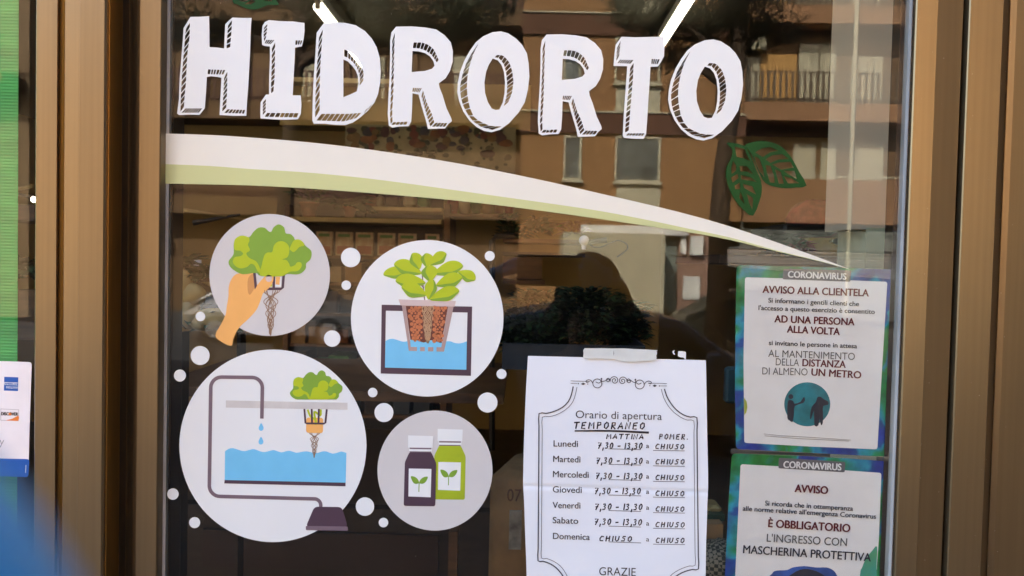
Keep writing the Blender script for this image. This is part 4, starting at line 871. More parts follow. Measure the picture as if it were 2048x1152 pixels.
# ground floor: pale shop front, shutters, white awning box
recess('shop_wall', palep, 1120, 1310, 470, 622, 0, 1.62)
gf = empty('corner_shop', (bpx(1260, 560)[0], YB + .2, -.18), 'pale closed shop front with a roller shutter under the apartment block', 'shop front')
def gbox(name, m, px0, px1, py0, py1, y0, y1, ribs=0):
    mb = MB(); slab(mb, px0, px1, py0, py1, y0, y1)
    if ribs:
        for i in range(ribs):
            q = py0 + (py1 - py0) * (i + .5) / ribs; slab(mb, px0, px1, q - (py1 - py0) / ribs * .3, q + (py1 - py0) / ribs * .3, y1, y1 + .03)
    return mb.build(name, m, gf)
gbox('wall', mat('pale_shop_render', (0.38, 0.34, 0.24), .9, scale=2), 1118, 1309, 472, 622, .03, .16)
gbox('roller_shutter', mat('grey_green_shutter', (0.20, 0.24, 0.21), .6, scale=3), 1310, 1352, 470, 622, .03, .1, 14)
gbox('awning_box', mat('white_metal', (0.75, 0.74, 0.68), .5, scale=3), 1160, 1370, 453, 470, .165, .5)
gbox('pillar', mat('rosy_brown_render', (0.30, 0.18, 0.13), .9, scale=2), 1353, 1412, 470, 640, .03, .2)
gbox('meter_box', MATS['white_metal'], 1358, 1368, 474, 508, .202, .35); gbox('wall_box', MATS['white_metal'], 1376, 1401, 474, 510, .202, .4); gbox('white_sign', MATS['white_metal'], 1363, 1396, 553, 598, .202, .26)
gbox('dark_shop_front', wglass, 1440, 1900, 448, 640, -.5, .0)
mb = MB()
for q in range(5): slab(mb, 1440, 1800, 497 + q * 7, 500 + q * 7, .0, .1)
mb.build('shutter_rails', mat('grey_rails', (.22, .21, .2), .6), gf)
mb = MB(); slab(mb, 330, 1041, 470, 640, -1.5, -1.2); mb.build('left_shop_front', wglass, gf)

# pine trees on the far pavement side, foliage as many needle sprays
bark = mat('pine_bark', (0.085, 0.055, 0.035), .95, var=.4, scale=14, stretch=(3, 3, .6), bump=.6)
needle = mat('pine_needles', (0.036, 0.046, 0.018), .8, var=.35, scale=3)
def pine(base, topp, r, crown, label, n=900, seed=1):
    random.seed(seed); base, topp = Vector(base), Vector(topp)
    e = empty('pine_tree', base, label, 'tree', 'pine trees along the street')
    tr = MB(); pts = [base.lerp(topp, k / 8) + Vector((math.sin(k * 1.3) * .05, 0, 0)) for k in range(9)]; tr.tube(pts, [r * (1 - .55 * k / 8) for k in range(9)], 10)
    fo = MB()
    for (c, R, cnt) in crown:
        c = Vector(c)
        j = base.lerp(topp, min(1, max(.4, (c.z - base.z) / (topp.z - base.z) * .9))); tr.tube([j, j.lerp(c, .5) + Vector((0, 0, .15)), c], [r * .35, r * .22, r * .08], 6)
        for q in range(cnt):
            d = Vector((random.gauss(0, 1), random.gauss(0, 1), random.gauss(0, .7))).normalized(); p = c + Vector((d.x * R, d.y * R, d.z * R * .55)) * random.uniform(.25, 1) ** .6
            for _ in range(6):
                dd = Vector((random.uniform(-1, 1), random.uniform(-1, 1), random.uniform(-.6, .9))).normalized(); l = random.uniform(.1, .22); sdv = dd.cross(Vector((.3, .5, .8))).normalized() * .012
                fo.add([p, p + dd * l + sdv, p + dd * l - sdv], [(0, 1, 2)])
    tr.build('trunk', bark, e, True); fo.build('crown', needle, e); return e
def M_(px, py, D): return RF(px, py, D)
cr = []
for (px, py, R, cnt) in [(1290, 30, .55, 260), (1370, 60, .6, 260), (1420, -20, .8, 300), (1480, 25, .6, 240), (1330, -60, .8, 260), (1530, -50, .8, 260), (1550, 60, .45, 110), (1310, 110, .35, 90), (1260, -10, .4, 120), (1440, 90, .5, 140), (1620, -70, .7, 200), (1480, -130, 1., 300), (1360, 130, .25, 60)]:
    cr.append((M_(px, py, 11 + random.uniform(-.6, .6)), R, cnt))
b0 = M_(1418, 690, 11); pine((b0.x, b0.y, -.32), M_(1490, -120, 11), .19, cr, 'leaning dark pine tree on the right across the street', seed=3)
cr = []
for k in range(26):
    cr.append((M_(random.uniform(300, 1000), random.uniform(-180, 75), 11 + random.uniform(-1, 1)), random.uniform(.5, .95), 170))
b0 = M_(560, 690, 11); pine((b0.x, b0.y, -.32), M_(600, -120, 11), .17, cr, 'broad dark pine tree on the left across the street', seed=5)

# parked cars
def car(name_label, cx, y, length, body_m, flip=1):
    e = empty('parked_car', (cx, y, -.32), name_label, 'car', 'cars parked along the street')
    side_ = [(-2.1, .35), (-2.12, .62), (-2.02, .88), (-1.75, .95), (-1.1, 1.38), (-.6, 1.47), (.2, 1.46), (.75, 1.36), (1.28, .98), (1.9, .86), (2.1, .7), (2.15, .45), (2.1, .3), (1.8, .22), (-1.8, .22)]
    k_ = length / 4.25; N = len(side_); mb = MB(); vs = []
    for wy, ins in ((-.84, .0), (-.80, 0), (.80, 0), (.84, 0)):
        for (x, z) in side_:
            tuck = .16 * max(0, (z - .9) / .57); a = abs(wy) - tuck - (0.04 if abs(wy) > .82 else 0) + (.04 if abs(wy) > .82 else 0)
            zz = z if abs(wy) < .82 else z - .02 * (z > .9); vs.append((cx + flip * x * k_ * (1 if abs(wy) < .82 else .985), y + (a if wy > 0 else -a), -.32 + zz))
    fs = [(r * N + i, r * N + (i + 1) % N, (r + 1) * N + (i + 1) % N, (r + 1) * N + i) for r in range(3) for i in range(N)] + [tuple(range(N))[::-1], tuple(range(3 * N, 4 * N))]
    mb.add(vs, fs); body = mb.build('body', body_m, e)
    gl_ = mat('car_glass', (0.02, 0.022, 0.025), .08)
    for sgn in (-1, 1):
        for win_ in ([(-1.45, .98), (-1.0, 1.30), (-.15, 1.38), (-.15, .98)], [(-.07, .98), (-.07, 1.38), (.65, 1.29), (1.1, .98)]):
            m2 = MB(); q = [(cx + flip * x * k_, y + sgn * (.845 - .16 * max(0, (z - .9) / .57)), -.32 + z) for x, z in win_]; q2 = [(a, b - sgn * .02, c) for a, b, c in q]
            m2.add(q + q2, [(0, 1, 2, 3), (7, 6, 5, 4)] + [(i, (i + 1) % 4, 4 + (i + 1) % 4, 4 + i) for i in range(4)]); m2.build('side_window', gl_, e)
        for wx_ in (-1.3, 1.32):
            m2 = MB(); m2.tube([(cx + flip * wx_ * k_, y + sgn * .72, 0.0), (cx + flip * wx_ * k_, y + sgn * .86, 0.0)], .31, 18); tyre = m2.build('tyre', mat('tyre_rubber', (.02, .02, .02), .9), e)
            m2 = MB(); m2.tube([(cx + flip * wx_ * k_, y + sgn * .862, 0.0), (cx + flip * wx_ * k_, y + sgn * .872, 0.0)], .2, 14); m2.build('hubcap', mat('hubcap_silver', (.4, .4, .42), .4, .8), tyre)
        m2 = MB(); m2.box((cx + flip * 1.0 - .09, y + sgn * .95 - .05, .62), (cx + flip * 1.0 + .09, y + sgn * .95 + .05, .76), bev=.03); m2.build('wing_mirror', body_m, e)
    m2 = MB(); m2.box((cx + flip * 2.03 * k_ - .05, y - .75, .32), (cx + flip * 2.03 * k_ + .05, y - .42, .46), bev=.02); m2.build('headlight', MATS['hubcap_silver'], e)
    m2 = MB(); m2.box((cx + flip * 2.03 * k_ - .05, y + .42, .32), (cx + flip * 2.03 * k_ + .05, y + .75, .46), bev=.02); m2.build('headlight', MATS['hubcap_silver'], e)
    return e
car('blue grey hatchback parked nearest, on this side of the street', .95, -8.0, 4.2, mat('blue_grey_car_paint', (.12, .13, .17), .3, .3, spec=.6))
car('dark hatchback parked on the far side of the street', 5.6, -17.5, 4.1, mat('dark_car_paint', (.03, .035, .03), .25, .2))
car('pale grey hatchback parked further left in the street', -5.5, -17.5, 4.1, mat('silver_car_paint', (.2, .2, .21), .3, .5))
random.seed(21)

# ================================================================== INSIDE THE SHOP
def ib(mb, px0, py0, px1, py1, Y, dep, bev=0):
    c = P((px0 + px1) / 2, (py0 + py1) / 2, Y); s = (Y + .95) / FPX; a = (px1 - px0) * s / 2; b = (py1 - py0) * s / 2
    mb.box((c.x - a, Y, c.z - b), (c.x + a, Y + dep, c.z + b), bev=bev); return mb
def ipart(name, m, px0, py0, px1, py1, Y, dep, parent=None, bev=0): return ib(MB(), px0, py0, px1, py1, Y, dep, bev).build(name, m, parent)
wood = mat('brown_shop_wood', (0.13, 0.065, 0.027), .6, var=.25, scale=6, stretch=(1, 1, 6)); dwood = mat('dark_shop_wood', (0.024, 0.014, 0.008), .6, var=.25, scale=6, stretch=(1, 1, 6))
creamw = mat('cream_board', (0.55, 0.47, 0.27), .7, var=.06, scale=3); black_p = mat('black_plastic', (0.015, 0.015, 0.016), .45); leafy = mat('dark_leafy_green', (0.024, 0.062, 0.022), .75, var=.45, scale=9, spec=.15)
leafy2 = mat('mid_leafy_green', (0.07, 0.14, 0.03), .75, var=.4, scale=18, spec=.15); terracotta = mat('terracotta', (0.24, 0.085, 0.04), .8, var=.15); red_m = mat('deep_red', (0.26, 0.02, 0.025), .6, var=.3, scale=15); crate_y = mat('yellow_crate', (0.40, 0.29, 0.05), .5, var=.1)
crate_b = mat('blue_crate_plastic', (0.010, 0.028, 0.05), .5, var=.1); kraft = mat('kraft_card', (0.30, 0.19, 0.09), .8, var=.1, scale=9); squash_m = mat('buff_squash_skin', (0.62, 0.44, 0.17), .7, var=.15, scale=8)
# fluorescent tubes on the ceiling (lit)
tube_on = mat('lit_tube', (0.9, 0.9, 0.85), .4, emit=(1.0, 0.95, 0.80, 0.6)); bulb_on = mat('lit_bulb', (0.9, 0.9, 0.8), .4, emit=(1.0, 0.92, 0.72, 2.5))
housing = mat('lamp_housing', (0.6, 0.6, 0.55), .5)
def tube_light(px0, py0, px1, py1, label):
    ya, yb = 1.2 * FPX / (527 - py0) - .95, 1.2 * FPX / (527 - py1) - .95
    a, b = P(px0, py0, ya), P(px1, py1, yb); e = empty('tube_light', (a + b) / 2 + Vector((0, 0, .06)), label, 'ceiling light', 'ceiling tubes in the shop'); z = (a.z + b.z) / 2; x = (a.x + b.x) / 2
    m = MB(); m.tube([(x, ya, z), (x, yb, z)], .023, 12); m.build('tube', tube_on, e)
    m = MB(); m.box((x - .014, ya + .03, z + .03), (x + .014, yb - .03, z + .07)); m.build('housing', housing, e)
    for yy in (ya - .02, yb - .02): m = MB(); m.box((x - .012, yy + .01, z - .012), (x + .012, yy + .03, z + .07)); m.build('end_cap', housing, e)
tube_light(642, 14, 724, 130, 'lit ceiling tube seen through the letter D')
tube_light(1378, -4, 1322, 90, 'lit ceiling tube seen between the letters T and O')
tube_light(420, -260, 560, -90, 'lit ceiling tube above the top edge, left row')
tube_light(1560, -320, 1450, -130, 'lit ceiling tube above the top edge, right row')
def spot(px, py, Y, label, q):
    p = P(px, py, Y); e = empty('spot_lamp', p, label, 'spot lamp', 'small lit spot lamps'); m = MB(); m.ball(p, .008, n=12); m.build('bulb', bulb_on, e, True)
    m = MB(); m.tube([p + Vector((.03, .02, .0)), p + Vector((q, .05, .03))], [.008, .003], 8); m.build('arm', dark_in, e); m = MB(); m.tube([p + Vector((-.005, .0, .04)), p + Vector((q * 1.1, .06, .015))], [.006, .004], 6); m.build('shade_edge', mat('brass', (.6, .45, .2), .3, .8), e)
spot(360, 445, 1.4, 'small lit lamp just inside the glass beside the left gasket', .16); spot(68, 399, 1.4, 'small lit lamp beside the left edge of the bronze post', -.15)
# right white pillar
pl = empty('pillar', P(1752, 560, .42), 'white square pillar standing inside at the right', 'pillar')
ipart('upper_shaft', mat('white_pillar_paint', (0.66, 0.58, 0.43), .8, scale=3), 1714, -120, 1786, 455, .42, .12, pl)
ipart('lower_shaft', mat('green_reflection_paint', (0.46, 0.52, 0.36), .8, scale=3), 1714, 455.5, 1786, 1500, .419, .122, pl)  # greenish reflection put into the colour of the lower part
# cream beam and olive back panel
o = ipart('beam', creamw, 560, 156, 790, 165, 3.6, .3); tag(o, 'cream horizontal beam seen behind the letters I and D', 'beam')
o = ipart('wall_panel', oliwall, 560, 166, 1060, 254, 3.7, .2); tag(o, 'olive upper wall panel behind the letters D, R and O', 'panel')
# fruit frieze board
fz = empty('fruit_picture', P(860, 345, 3.55), 'wide picture of mixed fruit over a pale ground, above the back shelves', 'picture')
ipart('board', mat('frieze_ground', (0.26, 0.25, 0.16), .7, var=.12, scale=14), 690, 252, 1030, 380, 3.55, .04, fz)
fcols = [mat('printed_' + n_, c, .6, var=.2, scale=20) for n_, c in (('red', (.12, .025, .015)), ('orange', (.16, .055, .015)), ('leaf', (.025, .035, .015)), ('plum', (.05, .015, .025)), ('ochre', (.14, .09, .03)), ('blue', (.02, .025, .05)))]
for q, fm in enumerate(fcols):
    for _ in range(11 if q != 2 else 110):
        cx, cy = random.uniform(696, 1022), 256 + abs(random.gauss(0, 1)) * 26
        if q == 2: cy = 256 + random.random() ** 1.3 * 80
        if cy > 340: continue
        c = P(cx, cy, 3.545); r = random.uniform(.014, .034) * (1 if q != 2 else .55); m = MB(); m.ball(c, r, sy=.08, sx=random.uniform(.8, 1.5), sz=random.uniform(.6, 1.1), n=10, lump=.1); m.build('fruit' if q != 2 else 'leaf', fm, fz)
# plant helper
def plant(px, py, Y, R, n, label, pot=True, m=None, group=None, L=.09, up=.4, name='potted_plant'):
    c = P(px, py, Y); e = empty(name, c, label, 'plant', group)
    if pot: q = MB(); q.lathe(c, [(R * .35, 0), (R * .5, R * .7), (R * .55, R * .7), (R * .55, R * .8)], 14); q.build('pot', terracotta, e, True)
    f = MB(); base = c + Vector((0, 0, R * .7 if pot else 0))
    for _ in range(n):
        a = random.uniform(0, 2 * PI); d = Vector((math.cos(a), math.sin(a), random.uniform(-.1, 1))); f.leaf(base + Vector((d.x, d.y, 0)) * random.uniform(0, R * .7) + Vector((0, 0, random.uniform(0, R * up * 2))), d, random.uniform(.6, 1.2) * L, L * random.uniform(.3, .55))
    f.build('foliage', m or leafy, e); return e
# back shelving, left
sh = empty('shelf_unit', P(740, 800, 3.4), 'tall brown wooden shelf unit at the back behind the round decals', 'shelf')
ipart('side_board', wood, 884, 408, 896, 860, 3.35, .4, sh); ipart('side_board', wood, 566, 408, 576, 860, 3.35, .4, sh)
for k, py in enumerate((436, 512, 566, 628, 690, 760, 830)): ipart('shelf_board', wood if k else creamw, 577, py, 883, py + (6 if k else 9), 3.37, .38, sh)
ipart('back_board', dwood, 577, 380, 883, 860, 3.76, .02, sh)
packet = mat('seed_packet_paper', (0.42, 0.37, 0.24), .7, var=.2, scale=30, col2=(.25, .12, .06)); pk_g = mat('packet_green_print', (0.05, 0.14, 0.03), .6); pk_r = mat('packet_red_print', (0.25, 0.07, 0.03), .6)
for k, (a, b) in enumerate([(632, 664), (671, 705), (711, 746), (755, 790), (796, 832), (850, 878)]):
    e = empty('seed_packet', P((a + b) / 2, 508, 3.33), ['seed packet with a dark leaf print, %s in the row under the cream shelf' % w_ for w_ in ('leftmost', 'second', 'third', 'fourth', 'fifth', 'last')][k], 'seed packet', 'seed packets in a row')
    ipart('front', packet, a, 463 + k, b, 511, 3.33, .03, e); ipart('print', pk_g, a + 5, 467 + k, b - 5, 473 + k, 3.328, .001, e); ipart('print', pk_r, a + 3, 492, b - 3, 508, 3.328, .001, e)
random.seed(4)
boxcols = [kraft, mat('dull_green_pack', (.03, .16, .04), .6), dwood, crate_b, mat('cream_pack', (.4, .35, .25), .7), mat('rust_pack', (.22, .08, .03), .7)]
names_ = ['kraft', 'green', 'dark brown', 'blue', 'cream', 'rust red']
for row, (ya, yb) in enumerate(((519, 565), (575, 627), (637, 689), (699, 759), (769, 829))):
    x = 582; k = 0
    while x < 860:
        wd_ = random.uniform(26, 50); ci = random.randrange(6); h_ = random.uniform(.55, .95); 
        o = ipart('goods_box', boxcols[ci], x, yb - (yb - ya) * h_, min(x + wd_, 880), yb - .5, 3.36 + random.uniform(0, .08), .22)
        tag(o, '%s box, number %s from the left on the %s shelf of the back unit' % (names_[ci], ('one', 'two', 'three', 'four', 'five', 'six', 'seven', 'eight', 'nine', 'ten', 'eleven')[k], ('second', 'third', 'fourth', 'fifth', 'lowest')[row]), 'box', 'boxes on the back shelves'); x += wd_ + random.uniform(3, 9); k += 1
plant(618, 434, 3.45, .10, 26, 'terracotta pot with thin leaves on the left of the cream shelf', m=leafy2)
plant(700, 434, 3.45, .07, 60, 'low dark spiky plant in the middle of the cream shelf', L=.13, up=.15, m=leafy)
for k, (a, b, c_) in enumerate([(716, 750, 5), (752, 764, 4), (768, 796, 2), (806, 830, 4), (834, 858, 1)]):
    o = ipart('goods_bag', boxcols[c_], a, 390, b, 413, 3.5, .12, bev=.012); tag(o, ('rust red', 'narrow cream', 'dark round', 'pale', 'green')[k] + ' bag on the upper back shelf just under the band', 'bag', 'bags on the upper shelf')
o = ipart('shelf', creamw, 690, 414, 884, 421, 3.45, .3); tag(o, 'upper cream back shelf running just under the green stripe', 'shelf')
o = ipart('shelf', wood, 892, 428, 1032, 434, 3.3, .3); tag(o, 'short brown shelf with colourful pots, right of the shelf unit', 'shelf')
for k, (a, c_) in enumerate([(900, red_m), (922, boxcols[4]), (946, leafy2), (968, kraft), (992, terracotta), (1012, red_m)]):
    c = P(a + 6, 427, 3.42); m = MB(); m.lathe(c, [(.022, 0), (.034, .05), (.03, .075)], 12); o = m.build('small_pot', c_, smooth=True); tag(o, '%s small pot on the short brown shelf' % ('leftmost red', 'cream', 'green', 'kraft coloured', 'terracotta', 'rightmost red')[k], 'pot', 'small pots on the short shelf')
o = ipart('wall_panel', mat('mustard_panel', (.24, .17, .055), .8, scale=3), 897, 440, 1320, 700, 3.9, .05); tag(o, 'mustard yellow wall panel behind the leafy display', 'panel')
# trolley / rack behind
rk = empty('wire_rack', P(1045, 760, 2.2), 'dark rack with rounded black frame and brown shelves carrying house plants', 'rack')
m = MB(); a, b, c_, d_ = P(984, 900, 2.2), P(984, 482, 2.2), P(992, 473, 2.2), P(1030, 472, 2.2); m.tube([a, b, c_, d_], .012, 8); m.build('frame', black_p, rk)
for k, py in enumerate((478, 505, 560)): ipart('shelf', [wood, dwood, wood][k], 1006, py, 1170 if k < 2 else 1090, py + 8, 2.2, .3, rk)
ipart('drawer', wood, 1006, 514, 1084, 558, 2.2, .3, rk)
plant(1028, 478, 2.3, .085, 120, 'bushy dark house plant at the left on the rack', pot=False, L=.05); plant(1078, 466, 2.3, .07, 90, 'round dark house plant in the middle of the rack', pot=False, L=.05); plant(1020, 444, 2.9, .05, 30, 'small dark trailing plant above the rack', pot=False, L=.05)
plant(1146, 470, 2.3, .06, 60, 'reddish leafy house plant at the right of the rack', pot=False, L=.05, m=mat('reddish_leaf', (.14, .05, .03), .5, var=.3, scale=20)); plant(1112, 462, 2.35, .03, 24, 'small green sprig between two plants on the rack', pot=False, L=.04, m=leafy2)
# white-headed black handle with looped cord
p = P(1168, 481, .7); ml = empty('corded_handle', p, 'black handle with a white round head and looped cord', 'shower head')
m = MB(); m.ball(p, .0105, n=14); m.tube([p, p + Vector((.0, 0, -.018))], [.006, .004], 8); m.build('head', mat('white_plastic', (.7, .7, .72), .35), ml, True)
m = MB(); m.tube([P(1174, 485, .7), P(1195, 482, .7), P(1214, 480, .7)], [.005, .0055, .007], 10); m.build('handle', black_p, ml, True)
m = MB(); m.tube([P(x_, y_, .7) for x_, y_ in smooth([(1178, 487), (1186, 493), (1202, 494), (1218, 487), (1236, 481), (1252, 487), (1255, 497), (1246, 506), (1234, 514)], 4, False)], .0015, 6); m.build('cord', black_p, ml, True)
# leafy display
cb = empty('display_crate', P(1150, 760, 1.0), 'blue plastic crate under the dark leafy display', 'crate')
ipart('front', crate_b, 1004, 690, 1290, 742, 1.0, .02, cb); ipart('side', crate_b, 1004, 690, 1008, 742, 1.021, .5, cb); ipart('side', crate_b, 1286, 690, 1290, 742, 1.021, .5, cb); ipart('base', crate_b, 1009, 736, 1285, 742, 1.021, .5, cb)
for k, (px, py, R, lb) in enumerate([(1045, 680, .115, 'dark leafy head at the left of the crate behind the glass'), (1110, 672, .12, 'dark leafy head second from the left in the crate'), (1175, 660, .135, 'tall dark leafy head in the middle of the crate'), (1240, 668, .115, 'dark leafy head at the right of the crate'), (1075, 640, .10, 'dark leafy head at the back left of the crate')]):
    plant(px, py + 18, 1.15 + .1 * (k % 2), R * .85, 1100, lb, pot=False, L=.032, up=.55, group='leafy heads in the crate', name='leafy_greens')
# left side stand with squashes
st = empty('produce_stand', P(380, 800, .9), 'sloping wooden produce stand inside at the left edge of the pane', 'stand')
m = MB(); a, b = P(348, 545, .9), P(432, 590, .9); m.box((a.x - .25, .9, a.z - .02), (b.x + .1, .93, b.z + .05), rx=0); m.build('board', wood, st)
m = MB(); m.tube([P(352, 548, .88), P(438, 592, .88)], .010, 6); m.build('rail', wood, st)
ipart('leg', dwood, 355, 660, 362, 1300, .95, .04, st); ipart('leg', dwood, 470, 660, 477, 1300, .95, .04, st)
for k, (px, py, r, sx, sz) in enumerate([(362, 575, .030, .8, 1.4), (384, 590, .026, 1.1, 1.0), (380, 622, .026, .8, 1.5), (425, 638, .030, 1.4, .8), (352, 612, .026, .9, 1.2), (404, 646, .022, 1.3, .8)]):
    c = P(px, py, .78); m = MB(); m.ball(c, r, sx=sx, sz=sz, n=16, lump=.05); o = m.build('squash', squash_m, smooth=True); tag(o, ('tall buff squash highest in the pile by the gasket', 'small round buff squash beside the tall one', 'long buff squash below the round one', 'wide buff squash next to the small white dot', 'buff squash half hidden at the gasket', 'small flat buff squash lowest in the pile')[k], 'squash', 'squashes piled on the left stand')
for (px, py, R, n_, lb) in [(360, 540, .03, 60, 'green leaves above the squash pile'), (365, 650, .05, 140, 'dark green leaves under the squash pile'), (412, 560, .03, 70, 'green leaves beside the small white card on the stand'), (440, 660, .05, 120, 'dark leaves low at the stand behind the hand decal')]:
    plant(px, py, .82, R, n_, lb, pot=False, L=.05, up=.3, name='leafy_greens', group='greens on the left stand')
o = ipart('price_card', mat('white_card', (.6, .6, .62), .6), 375, 520, 402, 538, .9, .003); tag(o, 'small white price card above the greens at the left', 'card')
o = ipart('carton', mat('pale_blue_carton', (.35, .42, .5), .6), 410, 595, 432, 622, .86, .06); tag(o, 'pale blue carton on the left stand beside the hand decal', 'carton')
# side window strip: boards and a bag
o = ipart('shelf', wood, -60, 408, 70, 440, 1.1, .3); tag(o, 'dark brown board behind the side window, level with the lamp', 'shelf')
plant(52, 560, 1.0, .05, 60, 'dark leaves in the narrow strip of the side window', pot=False, L=.06, name='leafy_greens')
o = ipart('board', wood, 20, 580, 75, 680, 1.3, .2); tag(o, 'red brown board low in the narrow strip of the side window', 'board')
# right side: red bundle on a dark tray, yellow crate, flower
m = MB(); m.ball(P(1630, 440, 1.9), .10, sx=1.0, sz=.72, sy=.8, n=20, lump=.07); o = m.build('red_bundle', mat('dusty_red_net', (.22, .05, .055), .7, var=.4, scale=22, bump=.8), smooth=True); tag(o, 'dusty red net bundle lying on a dark tray at the right', 'net bag')
o = ipart('tray', black_p, 1568, 448, 1672, 470, 1.75, .4, bev=.01); tag(o, 'black tray under the red net bundle', 'tray')
o = ipart('crate', crate_y, 1618, 476, 1705, 512, 1.6, .3, bev=.006); tag(o, 'yellow crate below the black tray, beside the pillar', 'crate')
o = ipart('table', dwood, 1440, 512, 1712, 530, 1.5, .7); tag(o, 'dark table top carrying the yellow crate', 'table')
plant(1560, 510, 1.62, .06, 110, 'dark low greens left of the yellow crate', pot=False, L=.06, name='leafy_greens'); plant(1602, 505, 1.58, .03, 40, 'red flower in front of the yellow crate', pot=False, L=.045, m=red_m, name='flower'); plant(1704, 500, 1.5, .045, 40, 'small leafy plant with a red bloom against the pillar', pot=False, L=.05, m=leafy2)
# lower dark part: counters, sack, post, chequered cloth
ct = empty('counter', P(700, 1300, 1.6), 'long dark wooden counter low inside the shop', 'counter')
ipart('front', dwood, 300, 1010, 1000, 1500, 1.6, .05, ct); ipart('top', wood, 290, 780, 1010, 800, 1.55, .8, ct); ipart('panel', mat('dark_red_brown_panel', (.022, .009, .006), .6), 400, 1065, 880, 1140, 1.58, .018, ct)
o = ipart('post', wood, 893, 1058, 911, 1500, 1.2, .05); tag(o, 'thin brown wooden post below the bottle decal', 'post')
sk = empty('paper_sack', P(1020, 1300, .75), 'brown paper sack with a dim printed mark left of the hours sheet', 'sack')
m = MB(); c = P(1040, 1060, .75); m.box((c.x - .05, .75, c.z - .3), (c.x + .13, .95, c.z + .12), rz=-.25, bev=.02); m.build('bag', mat('brown_sack_paper', (.20, .12, .045), .8, var=.2, scale=12, bump=.3), sk, True)
PLANE = .70
m = text('lettering', '07', (1014, 1002), (1042, 1003), 24, mat('sack_print', (.08, .03, .02), .8), .70, sk)
PLANE = 0.0
o = ipart('clear_pouch', mat('cloudy_plastic', (.25, .24, .2), .35, var=.4, scale=30), 1018, 1022, 1043, 1100, .68, .008); tag(o, 'cloudy clear pouch in front of the brown sack', 'pouch')
ch = bpy.data.materials.new('chequered_cloth'); ch.use_nodes = True; n_ = ch.node_tree.nodes; ck = n_.new('ShaderNodeTexChecker'); ck.inputs['Scale'].default_value = 150; ck.inputs['Color1'].default_value = (.03, .04, .035, 1); ck.inputs['Color2'].default_value = (.22, .22, .18, 1); tc = n_.new('ShaderNodeTexCoord'); ch.node_tree.links.new(tc.outputs['Object'], ck.inputs[0]); ch.node_tree.links.new(ck.outputs[0], n_['Principled BSDF'].inputs['Base Color']); n_['Principled BSDF'].inputs['Roughness'].default_value = .8
m = MB(); m.ball(P(1440, 1125, .5), .05, sx=1.0, sz=.8, n=16, lump=.08); o = m.build('cloth_bundle', ch, smooth=True); tag(o, 'dark and pale chequered cloth bundle between the hours sheet and the lower poster', 'cloth')
o = ipart('tin', mat('brass_tin', (.55, .45, .2), .3, .6), 1416, 1012, 1444, 1028, .6, .05, bev=.005); tag(o, 'small shiny brass tin beside the hours sheet', 'tin'); o = ipart('carton', kraft, 1400, 1048, 1446, 1078, .55, .1); tag(o, 'brown carton under the brass tin', 'carton'); o = ipart('bin_rim', mat('dark_green_plastic', (.01, .05, .03), .4), 1395, 1029, 1450, 1042, .58, .08); tag(o, 'dark green rim under the brass tin', 'bin')
o = ipart('card_reader', mat('dark_teal_plastic', (.02, .06, .08), .4), 1452, 735, 1480, 808, .35, .02, bev=.004); tag(o, 'dark teal device with rounded corners half behind the upper poster', 'card reader')

# ================================================================== THE PHOTOGRAPHER (seen mirrored in the glass)
denim = mat('blue_denim', (0.06, 0.085, 0.14), .85, var=.15, scale=60, bump=.2); coat = mat('navy_jacket', (0.045, 0.055, 0.085), .8, var=.15, scale=30, bump=.2); skin = mat('skin', (0.42, 0.24, 0.16), .5, var=.06, scale=30); hair = mat('dark_brown_hair', (0.035, 0.018, 0.01), .6, var=.3, scale=60, stretch=(4, 4, 1)); glove = mat('blue_nitrile_glove', (0.02, 0.27, 0.60), .45, var=.08, scale=50, bump=.15)
px_, py_, gz = .20, -1.42, -.17
person = empty('person', (px_, py_, gz), 'person in a navy jacket and jeans with blue gloves holding up a phone', 'person')
def skinned(name, pts, edges, radii, m, root, sub=2, parent=person):
    me = bpy.data.meshes.new(name); me.from_pydata([Vector(p) for p in pts], edges, []); ob = bpy.data.objects.new(name, me); C.objects.link(ob)
    md = ob.modifiers.new('s', 'SKIN')
    for i, r in enumerate(radii):
        r = r if isinstance(r, tuple) else (r, r); me.skin_vertices[0].data[i].radius = r
    me.skin_vertices[0].data[root].use_root = True
    s2 = ob.modifiers.new('u', 'SUBSURF'); s2.levels = s2.render_levels = sub
    dg = bpy.context.evaluated_depsgraph_get(); dg.update(); out = bpy.data.meshes.new_from_object(ob.evaluated_get(dg)); bpy.data.objects.remove(ob)
    return link(name, out, m, parent, smooth=True)
q = lambda x, y, z: (px_ + x, py_ + y, gz + z)
LW = (-.075, -.985, 1.56); RW = (.215, -.985, 1.57)
pts = [q(0, 0, .96), q(0, -.01, 1.12), q(0, 0, 1.30), q(0, .0, 1.43), q(0, .015, 1.51), q(0, .03, 1.585), q(0, .03, 1.67), q(0, .03, 1.745),
       q(-.16, 0, 1.42), (-.10, -1.30, 1.02), LW, q(.17, 0, 1.42), (.46, -1.30, 1.04), RW,
       q(-.10, 0, .90), q(-.115, .02, .50), q(-.12, -.01, .09), q(-.12, .14, .045), q(.10, 0, .90), q(.12, .02, .50), q(.13, -.01, .09), q(.13, .14, .045)]
ed = [(0, 1), (1, 2), (2, 3), (3, 4), (4, 5), (5, 6), (6, 7), (3, 8), (8, 9), (9, 10), (3, 11), (11, 12), (12, 13), (0, 14), (14, 15), (15, 16), (16, 17), (0, 18), (18, 19), (19, 20), (20, 21)]
rad = [(.155, .11), (.14, .10), (.16, .115), (.10, .09), .055, (.07, .085), (.078, .095), (.05, .06), .068, .05, .032, .068, .05, .032, .092, .062, .048, .036, .092, .062, .048, .036]
body = skinned('body', pts, ed, rad, skin, 0)
